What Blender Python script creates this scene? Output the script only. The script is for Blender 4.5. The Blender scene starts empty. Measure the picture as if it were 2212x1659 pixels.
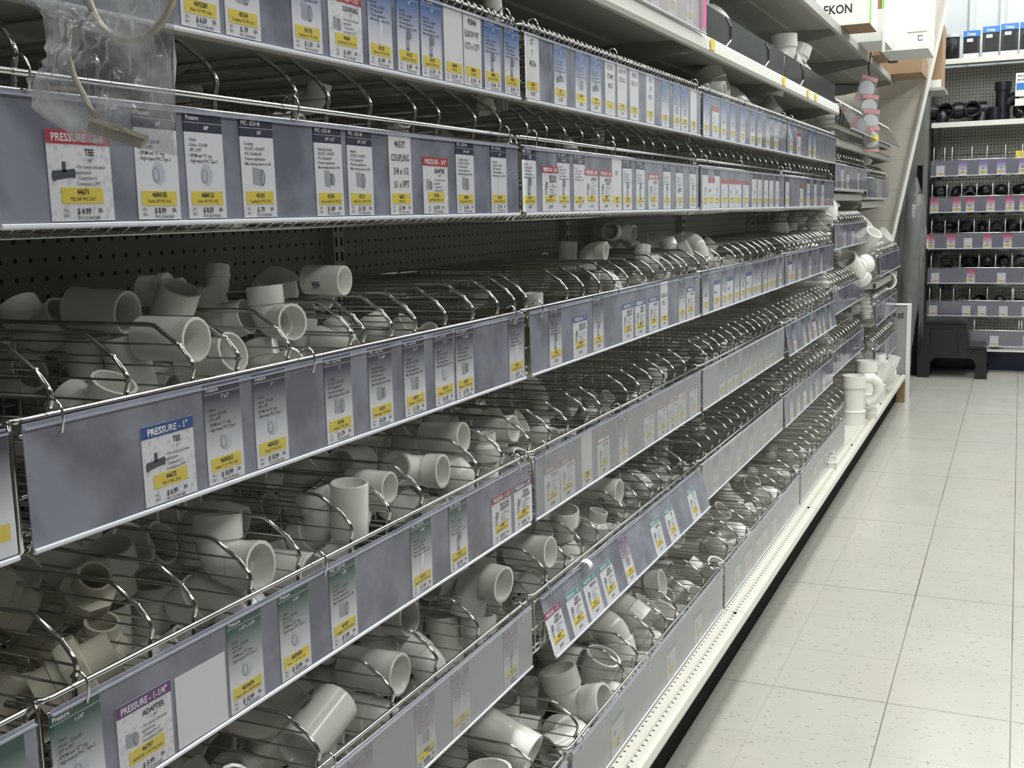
import bpy, math, random
from mathutils import Vector, Matrix, Quaternion
random.seed(7)
SC = bpy.context.scene
COL = SC.collection
# ---------------------------------------------------------------- camera, light, exposure
F_PX, YAW, PITCH, ROLL, CAM_H = 2402.79, 0.428443, 0.150954, -0.025642, 1.3274
cd = bpy.data.cameras.new('camera'); cam = bpy.data.objects.new('camera', cd); COL.objects.link(cam)
cy, sy, cp, sp = math.cos(YAW), math.sin(YAW), math.cos(PITCH), math.sin(PITCH)
fw = Vector((-sy*cp, cy*cp, -sp)); r0 = Vector((cy, sy, 0)); u0 = r0.cross(fw)
rr = math.cos(ROLL)*r0 + math.sin(ROLL)*u0; uu = -math.sin(ROLL)*r0 + math.cos(ROLL)*u0
M = Matrix((( rr.x, uu.x, -fw.x, 0), (rr.y, uu.y, -fw.y, 0), (rr.z, uu.z, -fw.z, CAM_H), (0, 0, 0, 1)))
cam.matrix_world = M
cd.sensor_width = 36; cd.lens = F_PX/2212*36; cd.clip_start = .05; cd.clip_end = 60
SC.camera = cam
SC.view_settings.view_transform = 'Standard'; SC.view_settings.look = 'None'
SC.view_settings.gamma = 1; SC.view_settings.use_curve_mapping = False
SC.view_settings.exposure = -.06
W = bpy.data.worlds.new('world'); SC.world = W; W.use_nodes = True
W.node_tree.nodes['Background'].inputs[0].default_value = (.80, .88, 1, 1)
W.node_tree.nodes['Background'].inputs[1].default_value = .03
LAMP_Z = 3.55
LAMPS = [(-.50, y, p) for y, p in ((-1.2, 62), (1.3, 84), (3.8, 84), (6.3, 70), (8.75, 50))] + [(.32, y, p) for y, p in ((3.6, 40), (6.1, 52), (8.6, 52), (11.1, 40))] + [(1.75, y, p) for y, p in ((-.5, 58), (2.5, 82), (5.5, 96), (8.5, 84))]
for x, y, p in LAMPS:
    ld = bpy.data.lights.new('tube_light', 'AREA'); ld.shape = 'RECTANGLE'; ld.size = .50; ld.size_y = 2.3
    ld.energy = p*.44; ld.color = (.985, .995, .975)
    o = bpy.data.objects.new('tube_light', ld); COL.objects.link(o); o.location = (x, y, LAMP_Z-.03)
# ---------------------------------------------------------------- materials
MAT = {}
def mat(name, col, rough=.5, metal=0, spec=.5, coat=0, emis=None, alpha=None):
    m = bpy.data.materials.new(name); m.use_nodes = True
    b = m.node_tree.nodes['Principled BSDF']
    b.inputs['Base Color'].default_value = (*col, 1); b.inputs['Roughness'].default_value = rough
    b.inputs['Metallic'].default_value = metal; b.inputs['Specular IOR Level'].default_value = spec
    b.inputs['Coat Weight'].default_value = coat
    if emis: b.inputs['Emission Color'].default_value = (*emis[:3], 1); b.inputs['Emission Strength'].default_value = emis[3]
    MAT[name] = m; return m
def nodes(m): return m.node_tree.nodes, m.node_tree.links, m.node_tree.nodes['Principled BSDF']
def mathn(m, op, a, b=None, c=None):
    n = m.node_tree.nodes.new('ShaderNodeMath'); n.operation = op
    for i, v in enumerate((a, b, c)):
        if v is None: continue
        if isinstance(v, (int, float)): n.inputs[i].default_value = v
        else: m.node_tree.links.new(v, n.inputs[i])
    return n.outputs[0]
def mixc(m, f, a, b):
    n = m.node_tree.nodes.new('ShaderNodeMix'); n.data_type = 'RGBA'
    L = m.node_tree.links
    if isinstance(f, (int, float)): n.inputs[0].default_value = f
    else: L.new(f, n.inputs[0])
    for i, v in ((6, a), (7, b)):
        if isinstance(v, tuple): n.inputs[i].default_value = (*v, 1)
        else: L.new(v, n.inputs[i])
    return n.outputs[2]
def coords(m, kind='Object'):
    t = m.node_tree.nodes.new('ShaderNodeTexCoord'); s = m.node_tree.nodes.new('ShaderNodeSeparateXYZ')
    m.node_tree.links.new(t.outputs[kind], s.inputs[0]); return t.outputs[kind], s.outputs
def noise(m, vec, scale, detail=3):
    n = m.node_tree.nodes.new('ShaderNodeTexNoise'); n.inputs['Scale'].default_value = scale; n.inputs['Detail'].default_value = detail
    if vec: m.node_tree.links.new(vec, n.inputs['Vector'])
    return n.outputs['Fac']
mat('chrome', (.70, .70, .68), .12, 1)
mat('dark_paint', (.09, .09, .09), .7)
mat('vinyl', (.30, .305, .37), .3, 0, .5)
mat('vinyl_pale', (.42, .42, .46), .35); mat('vinyl_far', (.25, .252, .285), .3)
mat('card', (.80, .80, .83), .6); mat('paper', (.82, .81, .82), .7)
mat('yellow', (.80, .65, .09), .6); mat('ink', (.02, .02, .025), .6); mat('ink_white', (.85, .85, .85), .6)
mat('pic', (.38, .40, .43), .6); mat('pic_dark', (.20, .22, .25), .6); mat('pic_slate', (.06, .075, .10), .6); mat('pic_pale', (.55, .60, .66), .6)
mat('hand', (.035, .035, .05), .6)
BAND = {'navy': (.022, .026, .055), 'blue': (.07, .16, .40), 'slate': (.045, .05, .085), 'green': (.018, .085, .065), 'purple': (.19, .11, .24),
        'red': (.48, .04, .06), 'deepblue': (.02, .075, .28), 'violet': (.14, .03, .20), 'maroon': (.28, .01, .06), 'teal': (.06, .28, .30), 'pink': (.60, .12, .22), 'lilac': (.33, .24, .47)}
for k, c in BAND.items(): mat('band_'+k, c, .55)
mat('pvc', (.76, .75, .69), .17, 0, .5); mat('pvc_cream', (.60, .57, .47), .4); mat('abs_black', (.012, .014, .02), .3)
mat('shelf', (.40, .40, .37), .45); mat('deck', (.66, .645, .575), .4); mat('kick', (.006, .006, .007), .8, 0, .15)
mat('navy_paint', (.006, .014, .05), .35); mat('slot', (.006, .006, .006), .8)
mat('kraft', (.36, .24, .145), .8); mat('carton_white', (.80, .81, .78), .6); mat('green_print', (.25, .62, .12), .6)
mat('stool', (.014, .016, .018), .42); mat('white_trim', (.74, .74, .69), .5); mat('grey_wall', (.17, .18, .165), .7)
mat('tan_metal', (.50, .44, .33), .35, .6); mat('red_print', (.55, .03, .05), .6); mat('pink_plastic', (.9, .12, .4), .5)
mat('blue_print', (.035, .19, .60), .5); mat('ceiling', (.30, .30, .29), .8); mat('cord', (.01, .01, .01), .6); mat('olive', (.17, .15, .02), .5)
mat('lamp', (.9, .9, .9), .5, emis=(.95, 1, .95, 9)); mat('rod_highlight', (.85, .86, .85), .25, .6); mat('disc', (.55, .56, .58), .4)
def film(name, tint, base, gl, rough):
    m = bpy.data.materials.new(name); m.use_nodes = True; N = m.node_tree.nodes; L = m.node_tree.links
    N.remove(N['Principled BSDF']); out = N['Material Output']
    t = N.new('ShaderNodeBsdfTransparent'); t.inputs[0].default_value = (*tint, 1)
    g = N.new('ShaderNodeBsdfGlossy'); g.inputs['Roughness'].default_value = rough
    f = N.new('ShaderNodeLayerWeight'); f.inputs['Blend'].default_value = .5   # Schlick, the same from both sides
    mm = mathn(m, 'MULTIPLY_ADD', mathn(m, 'POWER', f.outputs['Facing'], 5), gl, base)
    x = N.new('ShaderNodeMixShader'); L.new(mm, x.inputs[0]); L.new(t.outputs[0], x.inputs[1]); L.new(g.outputs[0], x.inputs[2])
    L.new(x.outputs[0], out.inputs[0]); MAT[name] = m
    n = N.new('ShaderNodeTexNoise'); n.inputs['Scale'].default_value = 14; tc = N.new('ShaderNodeTexCoord'); L.new(tc.outputs['Object'], n.inputs['Vector'])
    bm = N.new('ShaderNodeBump'); bm.inputs['Strength'].default_value = .12; bm.inputs['Distance'].default_value = .01; L.new(n.outputs['Fac'], bm.inputs['Height'])
    L.new(bm.outputs[0], g.inputs['Normal']); return m
film('clear_film', (.93, .93, .95), .055, 1.0, .09)
film('smoky_film', (.30, .31, .31), .03, .6, .2)
film('pale_film', (.82, .83, .85), .12, 1.0, .25)
film('translucent_vinyl', (.30, .33, .45), .03, .5, .2)
# milky layer: part of the film scatters light instead of passing it
def milky(name, fac, col, sc=0, lo=.45, hi=.75, mn=.35):
    m = MAT[name]; N = m.node_tree.nodes; L = m.node_tree.links; out = N['Material Output']; src = out.inputs[0].links[0].from_socket
    d = N.new('ShaderNodeBsdfDiffuse'); d.inputs[0].default_value = (*col, 1); x = N.new('ShaderNodeMixShader')
    if sc:
        tc = N.new('ShaderNodeTexCoord'); v = tc.outputs['Object']; r = N.new('ShaderNodeMapRange'); L.new(noise(m, v, sc, 4), r.inputs[0])
        r.inputs[1].default_value = lo; r.inputs[2].default_value = hi; r.inputs[3].default_value = fac*mn; r.inputs[4].default_value = min(1, fac*2.2); L.new(r.outputs[0], x.inputs[0])
    else: x.inputs[0].default_value = fac
    L.new(src, x.inputs[1]); L.new(d.outputs[0], x.inputs[2]); L.new(x.outputs[0], out.inputs[0])
milky('translucent_vinyl', .45, (.32, .335, .395), 13, .34, .60, 1.25); milky('pale_film', .22, (.6, .6, .6)); milky('smoky_film', .35, (.05, .052, .05))
# crumpled bag film
film('wrap_film', (.80, .81, .81), .10, 1.2, .14); milky('wrap_film', .20, (.5, .5, .5))
for n in MAT['wrap_film'].node_tree.nodes:
    if n.type == 'BUMP': n.inputs['Strength'].default_value = .7
m = film('bag_film', (.86, .87, .88), .07, 1.3, .13)
milky('bag_film', .26, (.70, .71, .73), 26, .40, .68)  # whiter noise patches paint the highlights of the crumpled film
for n in m.node_tree.nodes:
    if n.type == 'TEX_NOISE': n.inputs['Scale'].default_value = 26; n.inputs['Detail'].default_value = 4
    if n.type == 'BUMP': n.inputs['Strength'].default_value = .9
# printed gradients on the tall cards (the header colour fades into white paper)
for k in ('blue', 'slate', 'green', 'purple', 'pink', 'lilac', 'navy'):
    m = mat('tall_'+k, (.8, .8, .83), .6); v, s = coords(m); N, L, B = nodes(m)
    r = N.new('ShaderNodeMapRange'); L.new(s[2], r.inputs[0])
    r.inputs[1].default_value = .034 if k != 'navy' else .0905; r.inputs[2].default_value = .096 if k != 'navy' else .091
    L.new(mixc(m, r.outputs[0], (.80, .80, .83), BAND[k]), B.inputs['Base Color'])
m = mat('drop_card', (.8, .8, .83), .6); v, s = coords(m); N, L, B = nodes(m)
br = N.new('ShaderNodeTexVoronoi'); br.inputs['Scale'].default_value = 130; L.new(v, br.inputs['Vector'])
r = N.new('ShaderNodeMapRange'); L.new(br.outputs['Distance'], r.inputs[0]); r.inputs[1].default_value = .25; r.inputs[2].default_value = .45
L.new(mixc(m, r.outputs[0], (.66, .67, .72), (.82, .82, .84)), B.inputs['Base Color'])
# floor tiles
T = .3048
m = mat('floor_tile', (.6, .6, .55), .22, 0, .5); v, s = coords(m); N, L, B = nodes(m)
fx = mathn(m, 'DIVIDE', mathn(m, 'ADD', s[0], .5825+30*T), T); fy = mathn(m, 'DIVIDE', mathn(m, 'ADD', s[1], -2.6829+60*T), T)
def edge(f):
    a = mathn(m, 'FRACT', f); return mathn(m, 'MINIMUM', a, mathn(m, 'SUBTRACT', 1, a))
ex, ey = edge(fx), edge(fy)
wn = N.new('ShaderNodeTexWhiteNoise'); cb = N.new('ShaderNodeCombineXYZ')
L.new(mathn(m, 'FLOOR', fx), cb.inputs[0]); L.new(mathn(m, 'FLOOR', fy), cb.inputs[1]); L.new(cb.outputs[0], wn.inputs['Vector'])
base = mixc(m, mathn(m, 'MULTIPLY', wn.outputs['Value'], 1), (.465, .458, .418), (.495, .488, .447))
nf = noise(m, v, 2.2, 5); base = mixc(m, mathn(m, 'MULTIPLY', nf, .35), base, (.56, .50, .43))
mp = N.new('ShaderNodeMapping'); L.new(v, mp.inputs['Vector']); mp.inputs['Scale'].default_value = (24, 80, 1); mp.inputs['Rotation'].default_value = (0, 0, .25)
fl = N.new('ShaderNodeTexNoise'); fl.inputs['Scale'].default_value = 1.6; fl.inputs['Detail'].default_value = 1; L.new(mp.outputs[0], fl.inputs['Vector'])
fleck = mathn(m, 'GREATER_THAN', fl.outputs['Fac'], .70)
base = mixc(m, mathn(m, 'MULTIPLY', fleck, .55), base, (.13, .12, .10))
big = noise(m, v, 55, 2); base = mixc(m, mathn(m, 'MULTIPLY', mathn(m, 'GREATER_THAN', big, .74), .7), base, (.10, .09, .08))
seam = mathn(m, 'LESS_THAN', mathn(m, 'MINIMUM', ex, mathn(m, 'MULTIPLY', ey, 1.1)), .0056)
# only some joints stand open: every third crosswise, the lengthwise ones towards the aisle
jy = mathn(m, 'MODULO', mathn(m, 'FLOOR', mathn(m, 'ADD', fy, .5)), 3)
sy_ = mathn(m, 'MULTIPLY_ADD', mathn(m, 'LESS_THAN', mathn(m, 'ABSOLUTE', mathn(m, 'SUBTRACT', jy, 1)), .3), .75, .22)
sx_ = mathn(m, 'MULTIPLY_ADD', mathn(m, 'GREATER_THAN', fx, 30.5), .7, .25)
wy = mathn(m, 'LESS_THAN', ey, ex)
st = mathn(m, 'ADD', mathn(m, 'MULTIPLY', wy, sy_), mathn(m, 'MULTIPLY', mathn(m, 'SUBTRACT', 1, wy), sx_))
sn = mathn(m, 'MULTIPLY', mathn(m, 'MULTIPLY', seam, st), mathn(m, 'MULTIPLY_ADD', noise(m, v, 1.7, 2), 1.3, .15))
base = mixc(m, sn, base, (.10, .095, .08)); L.new(base, B.inputs['Base Color'])
L.new(mathn(m, 'MULTIPLY_ADD', noise(m, v, 6, 3), .16, .14), B.inputs['Roughness'])
# pegboard: dark holes on a one-inch grid (y, z), shared by both back panels
def holes(m, a, b, oa, ob, rad, pitch=.0254, col=(.006, .006, .006), base=None, mask=None):
    fa = mathn(m, 'SUBTRACT', mathn(m, 'FRACT', mathn(m, 'DIVIDE', mathn(m, 'ADD', a, oa+50*pitch), pitch)), .5)
    fb = mathn(m, 'SUBTRACT', mathn(m, 'FRACT', mathn(m, 'DIVIDE', mathn(m, 'ADD', b, ob+50*pitch), pitch)), .5)
    d = mathn(m, 'SQRT', mathn(m, 'ADD', mathn(m, 'MULTIPLY', fa, fa), mathn(m, 'MULTIPLY', fb, fb)))
    h = mathn(m, 'LESS_THAN', d, rad/pitch)
    if mask is not None: h = mathn(m, 'MULTIPLY', h, mask)
    return mixc(m, h, base, col)
m = mat('pegboard', (.3, .3, .28), .55); v, s = coords(m); N, L, B = nodes(m)
L.new(holes(m, s[1], s[2], 0, 0, .0034, base=(.27, .27, .245)), B.inputs['Base Color'])
m = mat('pegboard_far', (.5, .5, .47), .55); v, s = coords(m); N, L, B = nodes(m)
L.new(holes(m, s[0], s[2], 0, 0, .0045, base=(.50, .50, .46)), B.inputs['Base Color'])
m = mat('deck_holes', (.72, .7, .6), .38); v, s = coords(m); N, L, B = nodes(m)
mk = mathn(m, 'GREATER_THAN', s[0], -.752)
L.new(holes(m, s[0], s[1], .0027, 0, .0032, .0254, base=(.66, .645, .575), mask=mk), B.inputs['Base Color'])
m = mat('block_wall', (.62, .59, .52), .75); v, s = coords(m); N, L, B = nodes(m)
e = mathn(m, 'LESS_THAN', mathn(m, 'FRACT', mathn(m, 'DIVIDE', s[2], .2032)), .035)
L.new(mixc(m, mathn(m, 'MULTIPLY', e, .35), mixc(m, noise(m, v, 3, 3), (.60, .57, .50), (.66, .63, .56)), (.42, .40, .36)), B.inputs['Base Color'])
m = MAT['pvc']; v, s = coords(m); N, L, B = nodes(m)
L.new(mixc(m, noise(m, v, 9, 2), (.80, .79, .735), (.86, .85, .81)), B.inputs['Base Color'])
m = MAT['shelf']; v, s = coords(m); N, L, B = nodes(m)
L.new(mixc(m, noise(m, v, 5, 4), (.36, .36, .33), (.44, .44, .405)), B.inputs['Base Color'])
m = MAT['vinyl']; v, s = coords(m); N, L, B = nodes(m)
L.new(mixc(m, noise(m, v, 11, 3), (.265, .275, .325), (.335, .345, .39)), B.inputs['Base Color'])
# ---------------------------------------------------------------- mesh helpers
class MB:
    def __init__(s): s.v = []; s.f = []; s.m = []
    def add(s, vs, fs, mi=0):
        b = len(s.v); s.v += [tuple(p) for p in vs]; s.f += [tuple(i+b for i in f) for f in fs]; s.m += [mi]*len(fs); return s
    def box(s, x0, x1, y0, y1, z0, z1, mi=0):
        return s.add([(x0, y0, z0), (x1, y0, z0), (x1, y1, z0), (x0, y1, z0), (x0, y0, z1), (x1, y0, z1), (x1, y1, z1), (x0, y1, z1)],
                     [(0, 3, 2, 1), (4, 5, 6, 7), (0, 1, 5, 4), (1, 2, 6, 5), (2, 3, 7, 6), (3, 0, 4, 7)], mi)
    def prism(s, prof, y0, y1, mi=0, axis='y'):
        # prof: closed (x,z) outline extruded along y (or (y,z) along x, (x,y) along z)
        n = len(prof)
        def P(a, b, t): return (a, t, b) if axis == 'y' else (t, a, b) if axis == 'x' else (a, b, t)
        vs = [P(a, b, y0) for a, b in prof]+[P(a, b, y1) for a, b in prof]
        fs = [(i, (i+1) % n, n+(i+1) % n, n+i) for i in range(n)]+[tuple(range(n))[::-1], tuple(range(n, 2*n))]
        return s.add(vs, fs, mi)
    def tube(s, pts, r, n=6, mi=0, closed=False, caps=True):
        pts = [Vector(p) for p in pts]; K = len(pts); rings = []; prev = None
        for i, p in enumerate(pts):
            a = pts[i-1] if (i > 0 or closed) else p; c = pts[(i+1) % K] if (i < K-1 or closed) else p
            t = (c-a).normalized()
            if prev is None:
                h = Vector((0, 0, 1)) if abs(t.z) < .9 else Vector((1, 0, 0)); u = t.cross(h).normalized()
            else: u = (prev-t*prev.dot(t)).normalized()
            prev = u; w = t.cross(u); q = r[i] if isinstance(r, (list, tuple)) else r
            rings.append([p+(u*math.cos(2*math.pi*j/n)+w*math.sin(2*math.pi*j/n))*q for j in range(n)])
        vs = [v for g in rings for v in g]; fs = []
        for i in range(K if closed else K-1):
            a, b = i*n, ((i+1) % K)*n
            for j in range(n): fs.append((a+j, a+(j+1) % n, b+(j+1) % n, b+j))
        if caps and not closed: fs += [tuple(range(n))[::-1], tuple(range((K-1)*n, K*n))]
        return s.add(vs, fs, mi)
    def lathe(s, prof, n=20, mi=0, mtx=None):
        # prof (r,z) open profile; closed if the first equals the last
        vs = []; fs = []
        for r, z in prof:
            for j in range(n): vs.append(Vector((r*math.cos(2*math.pi*j/n), r*math.sin(2*math.pi*j/n), z)))
        for i in range(len(prof)-1):
            for j in range(n): fs.append((i*n+j, i*n+(j+1) % n, (i+1)*n+(j+1) % n, (i+1)*n+j))
        if mtx: vs = [mtx @ v for v in vs]
        return s.add(vs, fs, mi)
    def mesh(s, name, mats, smooth=False, ang=None):
        me = bpy.data.meshes.new(name); me.from_pydata(s.v, [], s.f)
        for k in ([mats] if isinstance(mats, str) else mats): me.materials.append(MAT[k])
        if len(set(s.m)) > 1: me.polygons.foreach_set('material_index', s.m)
        if smooth: me.polygons.foreach_set('use_smooth', [True]*len(s.f))
        me.update()
        if ang:
            try: me.set_sharp_from_angle(angle=math.radians(ang))
            except Exception: pass
        return me
def put(name, me, parent=None, loc=(0, 0, 0), rot=None, kind=None, label=None, cat=None, group=None, scale=None):
    o = bpy.data.objects.new(name, me); COL.objects.link(o); o.location = loc
    if parent: o.parent = parent
    if rot is not None: o.rotation_euler = rot
    if scale: o.scale = (scale,)*3 if not isinstance(scale, tuple) else scale
    if kind: o['kind'] = kind
    if label: o['label'] = label
    if cat: o['category'] = cat
    if group: o['group'] = group
    return o
def struct(name, me, loc=(0, 0, 0)): return put(name, me, kind='structure', loc=loc, label=None)
def ell(cx, cy, rx, ry, rot=0, n=16):
    return [(cx+rx*math.cos(t)*math.cos(rot)-ry*math.sin(t)*math.sin(rot), cy+rx*math.cos(t)*math.sin(rot)+ry*math.sin(t)*math.cos(rot)) for t in [2*math.pi*i/n for i in range(n)]]
def flat(mb, poly, x, mi=0): return mb.add([(x, a, b) for a, b in poly], [tuple(range(len(poly)))], mi)
# text: glyph outlines of the built-in font, cached per string, laid in the (y, z) plane facing +x
TC = {}
def glyphs(s, bold):
    k = (s, bold)
    if k not in TC:
        c = bpy.data.curves.new('t', 'FONT'); c.body = s; c.resolution_u = 2; c.offset = .022 if bold else 0.004
        o = bpy.data.objects.new('t', c); COL.objects.link(o); dg = bpy.context.evaluated_depsgraph_get(); dg.update()
        me = o.evaluated_get(dg).to_mesh(); vs = [tuple(v.co[:2]) for v in me.vertices]; fs = [tuple(p.vertices) for p in me.polygons]
        o.evaluated_get(dg).to_mesh_clear(); bpy.data.objects.remove(o); bpy.data.curves.remove(c)
        TC[k] = (vs, fs)
    return TC[k]
def text(mb, s, y, z, h, x=.0006, align='c', bold=False, sx=.85, mi=0, rot=0, maxw=None):
    vs, fs = glyphs(s, bold)
    if not vs: return
    x0 = min(v[0] for v in vs); x1 = max(v[0] for v in vs); k = h/.72; w = (x1-x0)*k*sx
    if maxw and w > maxw: sx *= maxw/w; w = maxw
    off = {'c': -w/2, 'l': 0, 'r': -w}[align]; c, q = math.cos(rot), math.sin(rot)
    out = []
    for a, b in vs:
        p, r = (a-x0)*k*sx+off, b*k
        out.append((x, y+p*c-r*q, z+p*q+r*c))
    mb.add(out, fs, mi)
# ---------------------------------------------------------------- pipe fittings
def pipe(path, ro, ri, n=16):
    # path of points with outer radii; the inner wall returns with ri -> a hollow part with open mouths
    mb = MB(); P = [Vector(p) for p in path]
    pts = P+P[::-1]; rad = list(ro)+list(ri)[::-1]; K = len(P); rings = []; prev = None; fr = []
    for i, p in enumerate(P):
        a = P[i-1] if i else p; c = P[i+1] if i < K-1 else p; t = (c-a).normalized()
        if prev is None:
            h = Vector((0, 1, 0)) if abs(t.y) < .9 else Vector((1, 0, 0)); u = t.cross(h).normalized()
        else: u = (prev-t*prev.dot(t)).normalized()
        prev = u; fr.append((u, t.cross(u)))
    fr = fr+fr[::-1]; vs = []; fs = []
    for p, r, (u, w) in zip(pts, rad, fr): vs += [p+(u*math.cos(2*math.pi*j/n)+w*math.sin(2*math.pi*j/n))*r for j in range(n)]
    R = len(pts)
    for i in range(R):
        a, b = i*n, ((i+1) % R)*n
        for j in range(n): fs.append((a+j, a+(j+1) % n, b+(j+1) % n, b+j))
    return mb.add(vs, fs)
def elbow(deg):
    p = [(0, 0, -1.95), (0, 0, -.98), (0, 0, -.93)]; R = .95; n = 6 if deg > 60 else 4; a = math.radians(deg)
    z0 = -.85 if deg > 60 else -.55; p = [(0, 0, z0-1.1), (0, 0, z0-.12), (0, 0, z0-.07)]
    arc = [(R-R*math.cos(a*i/n), 0, z0+R*math.sin(a*i/n)) for i in range(n+1)]; e = Vector(arc[-1]); d = Vector((math.sin(a), 0, math.cos(a)))
    q = [e+d*.07, e+d*.12, e+d*1.1]
    path = p+arc+q; K = len(arc)
    return pipe(path, [1, 1, .9]+[.9]*K+[.9, 1, 1], [.86, .84, .74]+[.72]*K+[.74, .84, .86])
def coupling(L=1.45): return pipe([(0, 0, -L), (0, 0, -L+.04), (0, 0, -.06), (0, 0, .06), (0, 0, L-.04), (0, 0, L)], [.97, 1, 1, 1, 1, .97], [.87, .86, .84, .74, .84, .87][:6])
def tee(wye=False):
    mb = pipe([(-1.95, 0, 0), (-1.0, 0, 0), (-.95, 0, 0), (.95, 0, 0), (1.0, 0, 0), (1.95, 0, 0)], [1, 1, .9, .9, 1, 1], [.86, .84, .74, .74, .84, .86])
    b = pipe([(.0, 0, .55), (0, 0, .95), (0, 0, 1.0), (0, 0, 1.95)], [.9, .9, 1, 1], [.74, .74, .84, .86])
    if wye: b.v = [tuple(Matrix.Rotation(.7, 3, 'Y') @ Vector(v)) for v in b.v]
    return mb.add(b.v, b.f)
def adapter():
    z = [-1.3, -1.26, -.1, -.06, .3, .34]; ro = [.97, 1, 1, 1.12, 1.12, .8]
    for i in range(8): z.append(.4+i*.11); ro.append(.8 if i % 2 else .74)
    return pipe([(0, 0, q) for q in z], ro, [.86, .86, .84, .7]+[.62]*(len(z)-4))
def reducer(): return pipe([(0, 0, q) for q in (-1.1, -1.06, 0, .25, .3, 1.1)], [.97, 1, 1, .8, .72, .72], [.86, .86, .84, .66, .6, .6])
def cap():
    mb = MB(); pr = [(.86, -.9), (1, -.9), (1.0, .3), (.94, .55), (.7, .8), (.35, .92), (.001, .95)]; pr = [(.84, .3), (.86, -.9)]+pr[1:]
    mb.lathe(pr, 16); mb.lathe([(.001, .3), (.84, .3)], 16); return mb
def union():
    mb = pipe([(0, 0, -1.5), (0, 0, -.5), (0, 0, -.45), (0, 0, .75), (0, 0, .8), (0, 0, 1.5)], [.85, .85, .95, .95, .85, .85], [.7]*6)
    mb.lathe([(.9, -.5), (1.35, -.45), (1.42, .1), (1.3, .35), (.9, .4)], 8); return mb
def cup(): # drain hub with a wide mouth
    return pipe([(0, 0, q) for q in (-1.2, -1.15, -.3, .1, .15, 1.0)], [.72, .74, .74, 1, 1.04, 1.04], [.6, .6, .6, .9, .95, .98])
FIT = {'e': ('elbow_fitting', lambda: elbow(90), 'elbow'), 'f': ('bend_fitting', lambda: elbow(45), 'half bend'), 'c': ('coupling', coupling, 'coupling'),
       't': ('tee_fitting', tee, 'tee'), 'a': ('threaded_adapter', adapter, 'threaded adapter'), 'r': ('reducer_bushing', reducer, 'reducer'),
       'p': ('pipe_stopper', cap, 'end cap'), 'u': ('union_fitting', union, 'union nut'), 'y': ('wye_fitting', lambda: tee(True), 'wye'), 'd': ('drain_adapter', cup, 'drain adapter')}
FM = {}
def fit_mesh(k, m='pvc'):
    if (k, m) not in FM: FM[k, m] = FIT[k][1]().mesh(FIT[k][0], m, True, 35)
    return FM[k, m]
# ---------------------------------------------------------------- layout shared with the bins
DEPTH = .392
# row: front x, rail z, strip top, strip bottom (relative to rail)
ROWS = {'A': (-.806, 1.655, -.012, -.130), 'B': (-.812, 1.463, -.016, -.136), 'C': (-.808, 1.156, -.002, -.120),
        'D': (-.806, .893, -.008, -.128), 'E': (-.808, .618, -.008, -.128), 'F': (-.742, .322, -.004, -.128)}
BAY = [(-.515, .69), (.70, 1.815), (1.835, 3.02), (3.04, 4.24), (4.26, 5.46), (5.48, 6.68), (6.70, 7.88)]
DIV = {('B', 1): [.748, .845, 1.022, 1.171, 1.243, 1.346, 1.47, 1.545, 1.67, 1.767], ('B', 2): [1.882, 1.974, 2.066, 2.163, 2.259, 2.354, 2.453, 2.574, 2.647, 2.745, 2.862, 2.99],
       ('C', 1): [.75, .849, .947, 1.025, 1.123, 1.264, 1.297, 1.372, 1.441, 1.537, 1.634, 1.73, 1.80], ('C', 2): [1.854, 2.056, 2.147, 2.244, 2.34, 2.434, 2.541, 2.633, 2.732, 2.807, 2.881, 2.935],
       ('C', 3): [3.06, 3.151, 3.321, 3.502, 3.61, 3.722, 3.83, 3.93, 4.03, 4.13],
       ('D', 1): [.75, .853, .921, 1.02, 1.118, 1.24, 1.34, 1.436, 1.629, 1.725], ('D', 2): [1.847, 1.944, 2.038, 2.149, 2.234, 2.416, 2.509, 2.609, 2.707, 2.803, 2.91],
       ('E', 1): [.80, .96, 1.139, 1.331, 1.468, 1.616], ('E', 2): [1.917, 2.02, 2.118, 2.208, 2.397, 2.502, 2.595, 2.694, 2.791, 2.899],
       ('F', 1): [1.1, 1.3, 1.538, 1.705], ('F', 2): [1.902, 2.18, 2.277, 2.4, 2.499, 2.592, 2.704, 2.85]}
def divs(row, b):
    if (row, b) in DIV: return DIV[row, b]
    y0, y1 = BAY[b]; rnd = random.Random(ord(row)*7+b)
    if b == 0: return [y0+.1+i*.1 for i in range(11)]
    n = 12 if row != 'F' else 9
    return [y0+.02+(y1-y0-.04)*(i+.5+rnd.uniform(-.12, .12))/n for i in range(n)]
def basket_pose(row, b):
    x, z = ROWS[row][0], ROWS[row][1]
    if b == 5: x, z = {'A': (-.80, 1.80), 'B': (-.81, 1.545), 'C': (-.806, 1.243), 'D': (-.81, .935), 'E': (-.81, .640), 'F': (-.80, .322)}[row]
    if b == 6: x, z = {'A': (-.80, 1.80), 'B': (-.815, 1.505), 'C': (-.735, 1.042), 'D': (-.745, .765), 'E': (-.745, .505), 'F': (-.80, .322)}[row]
    return x, z
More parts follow.
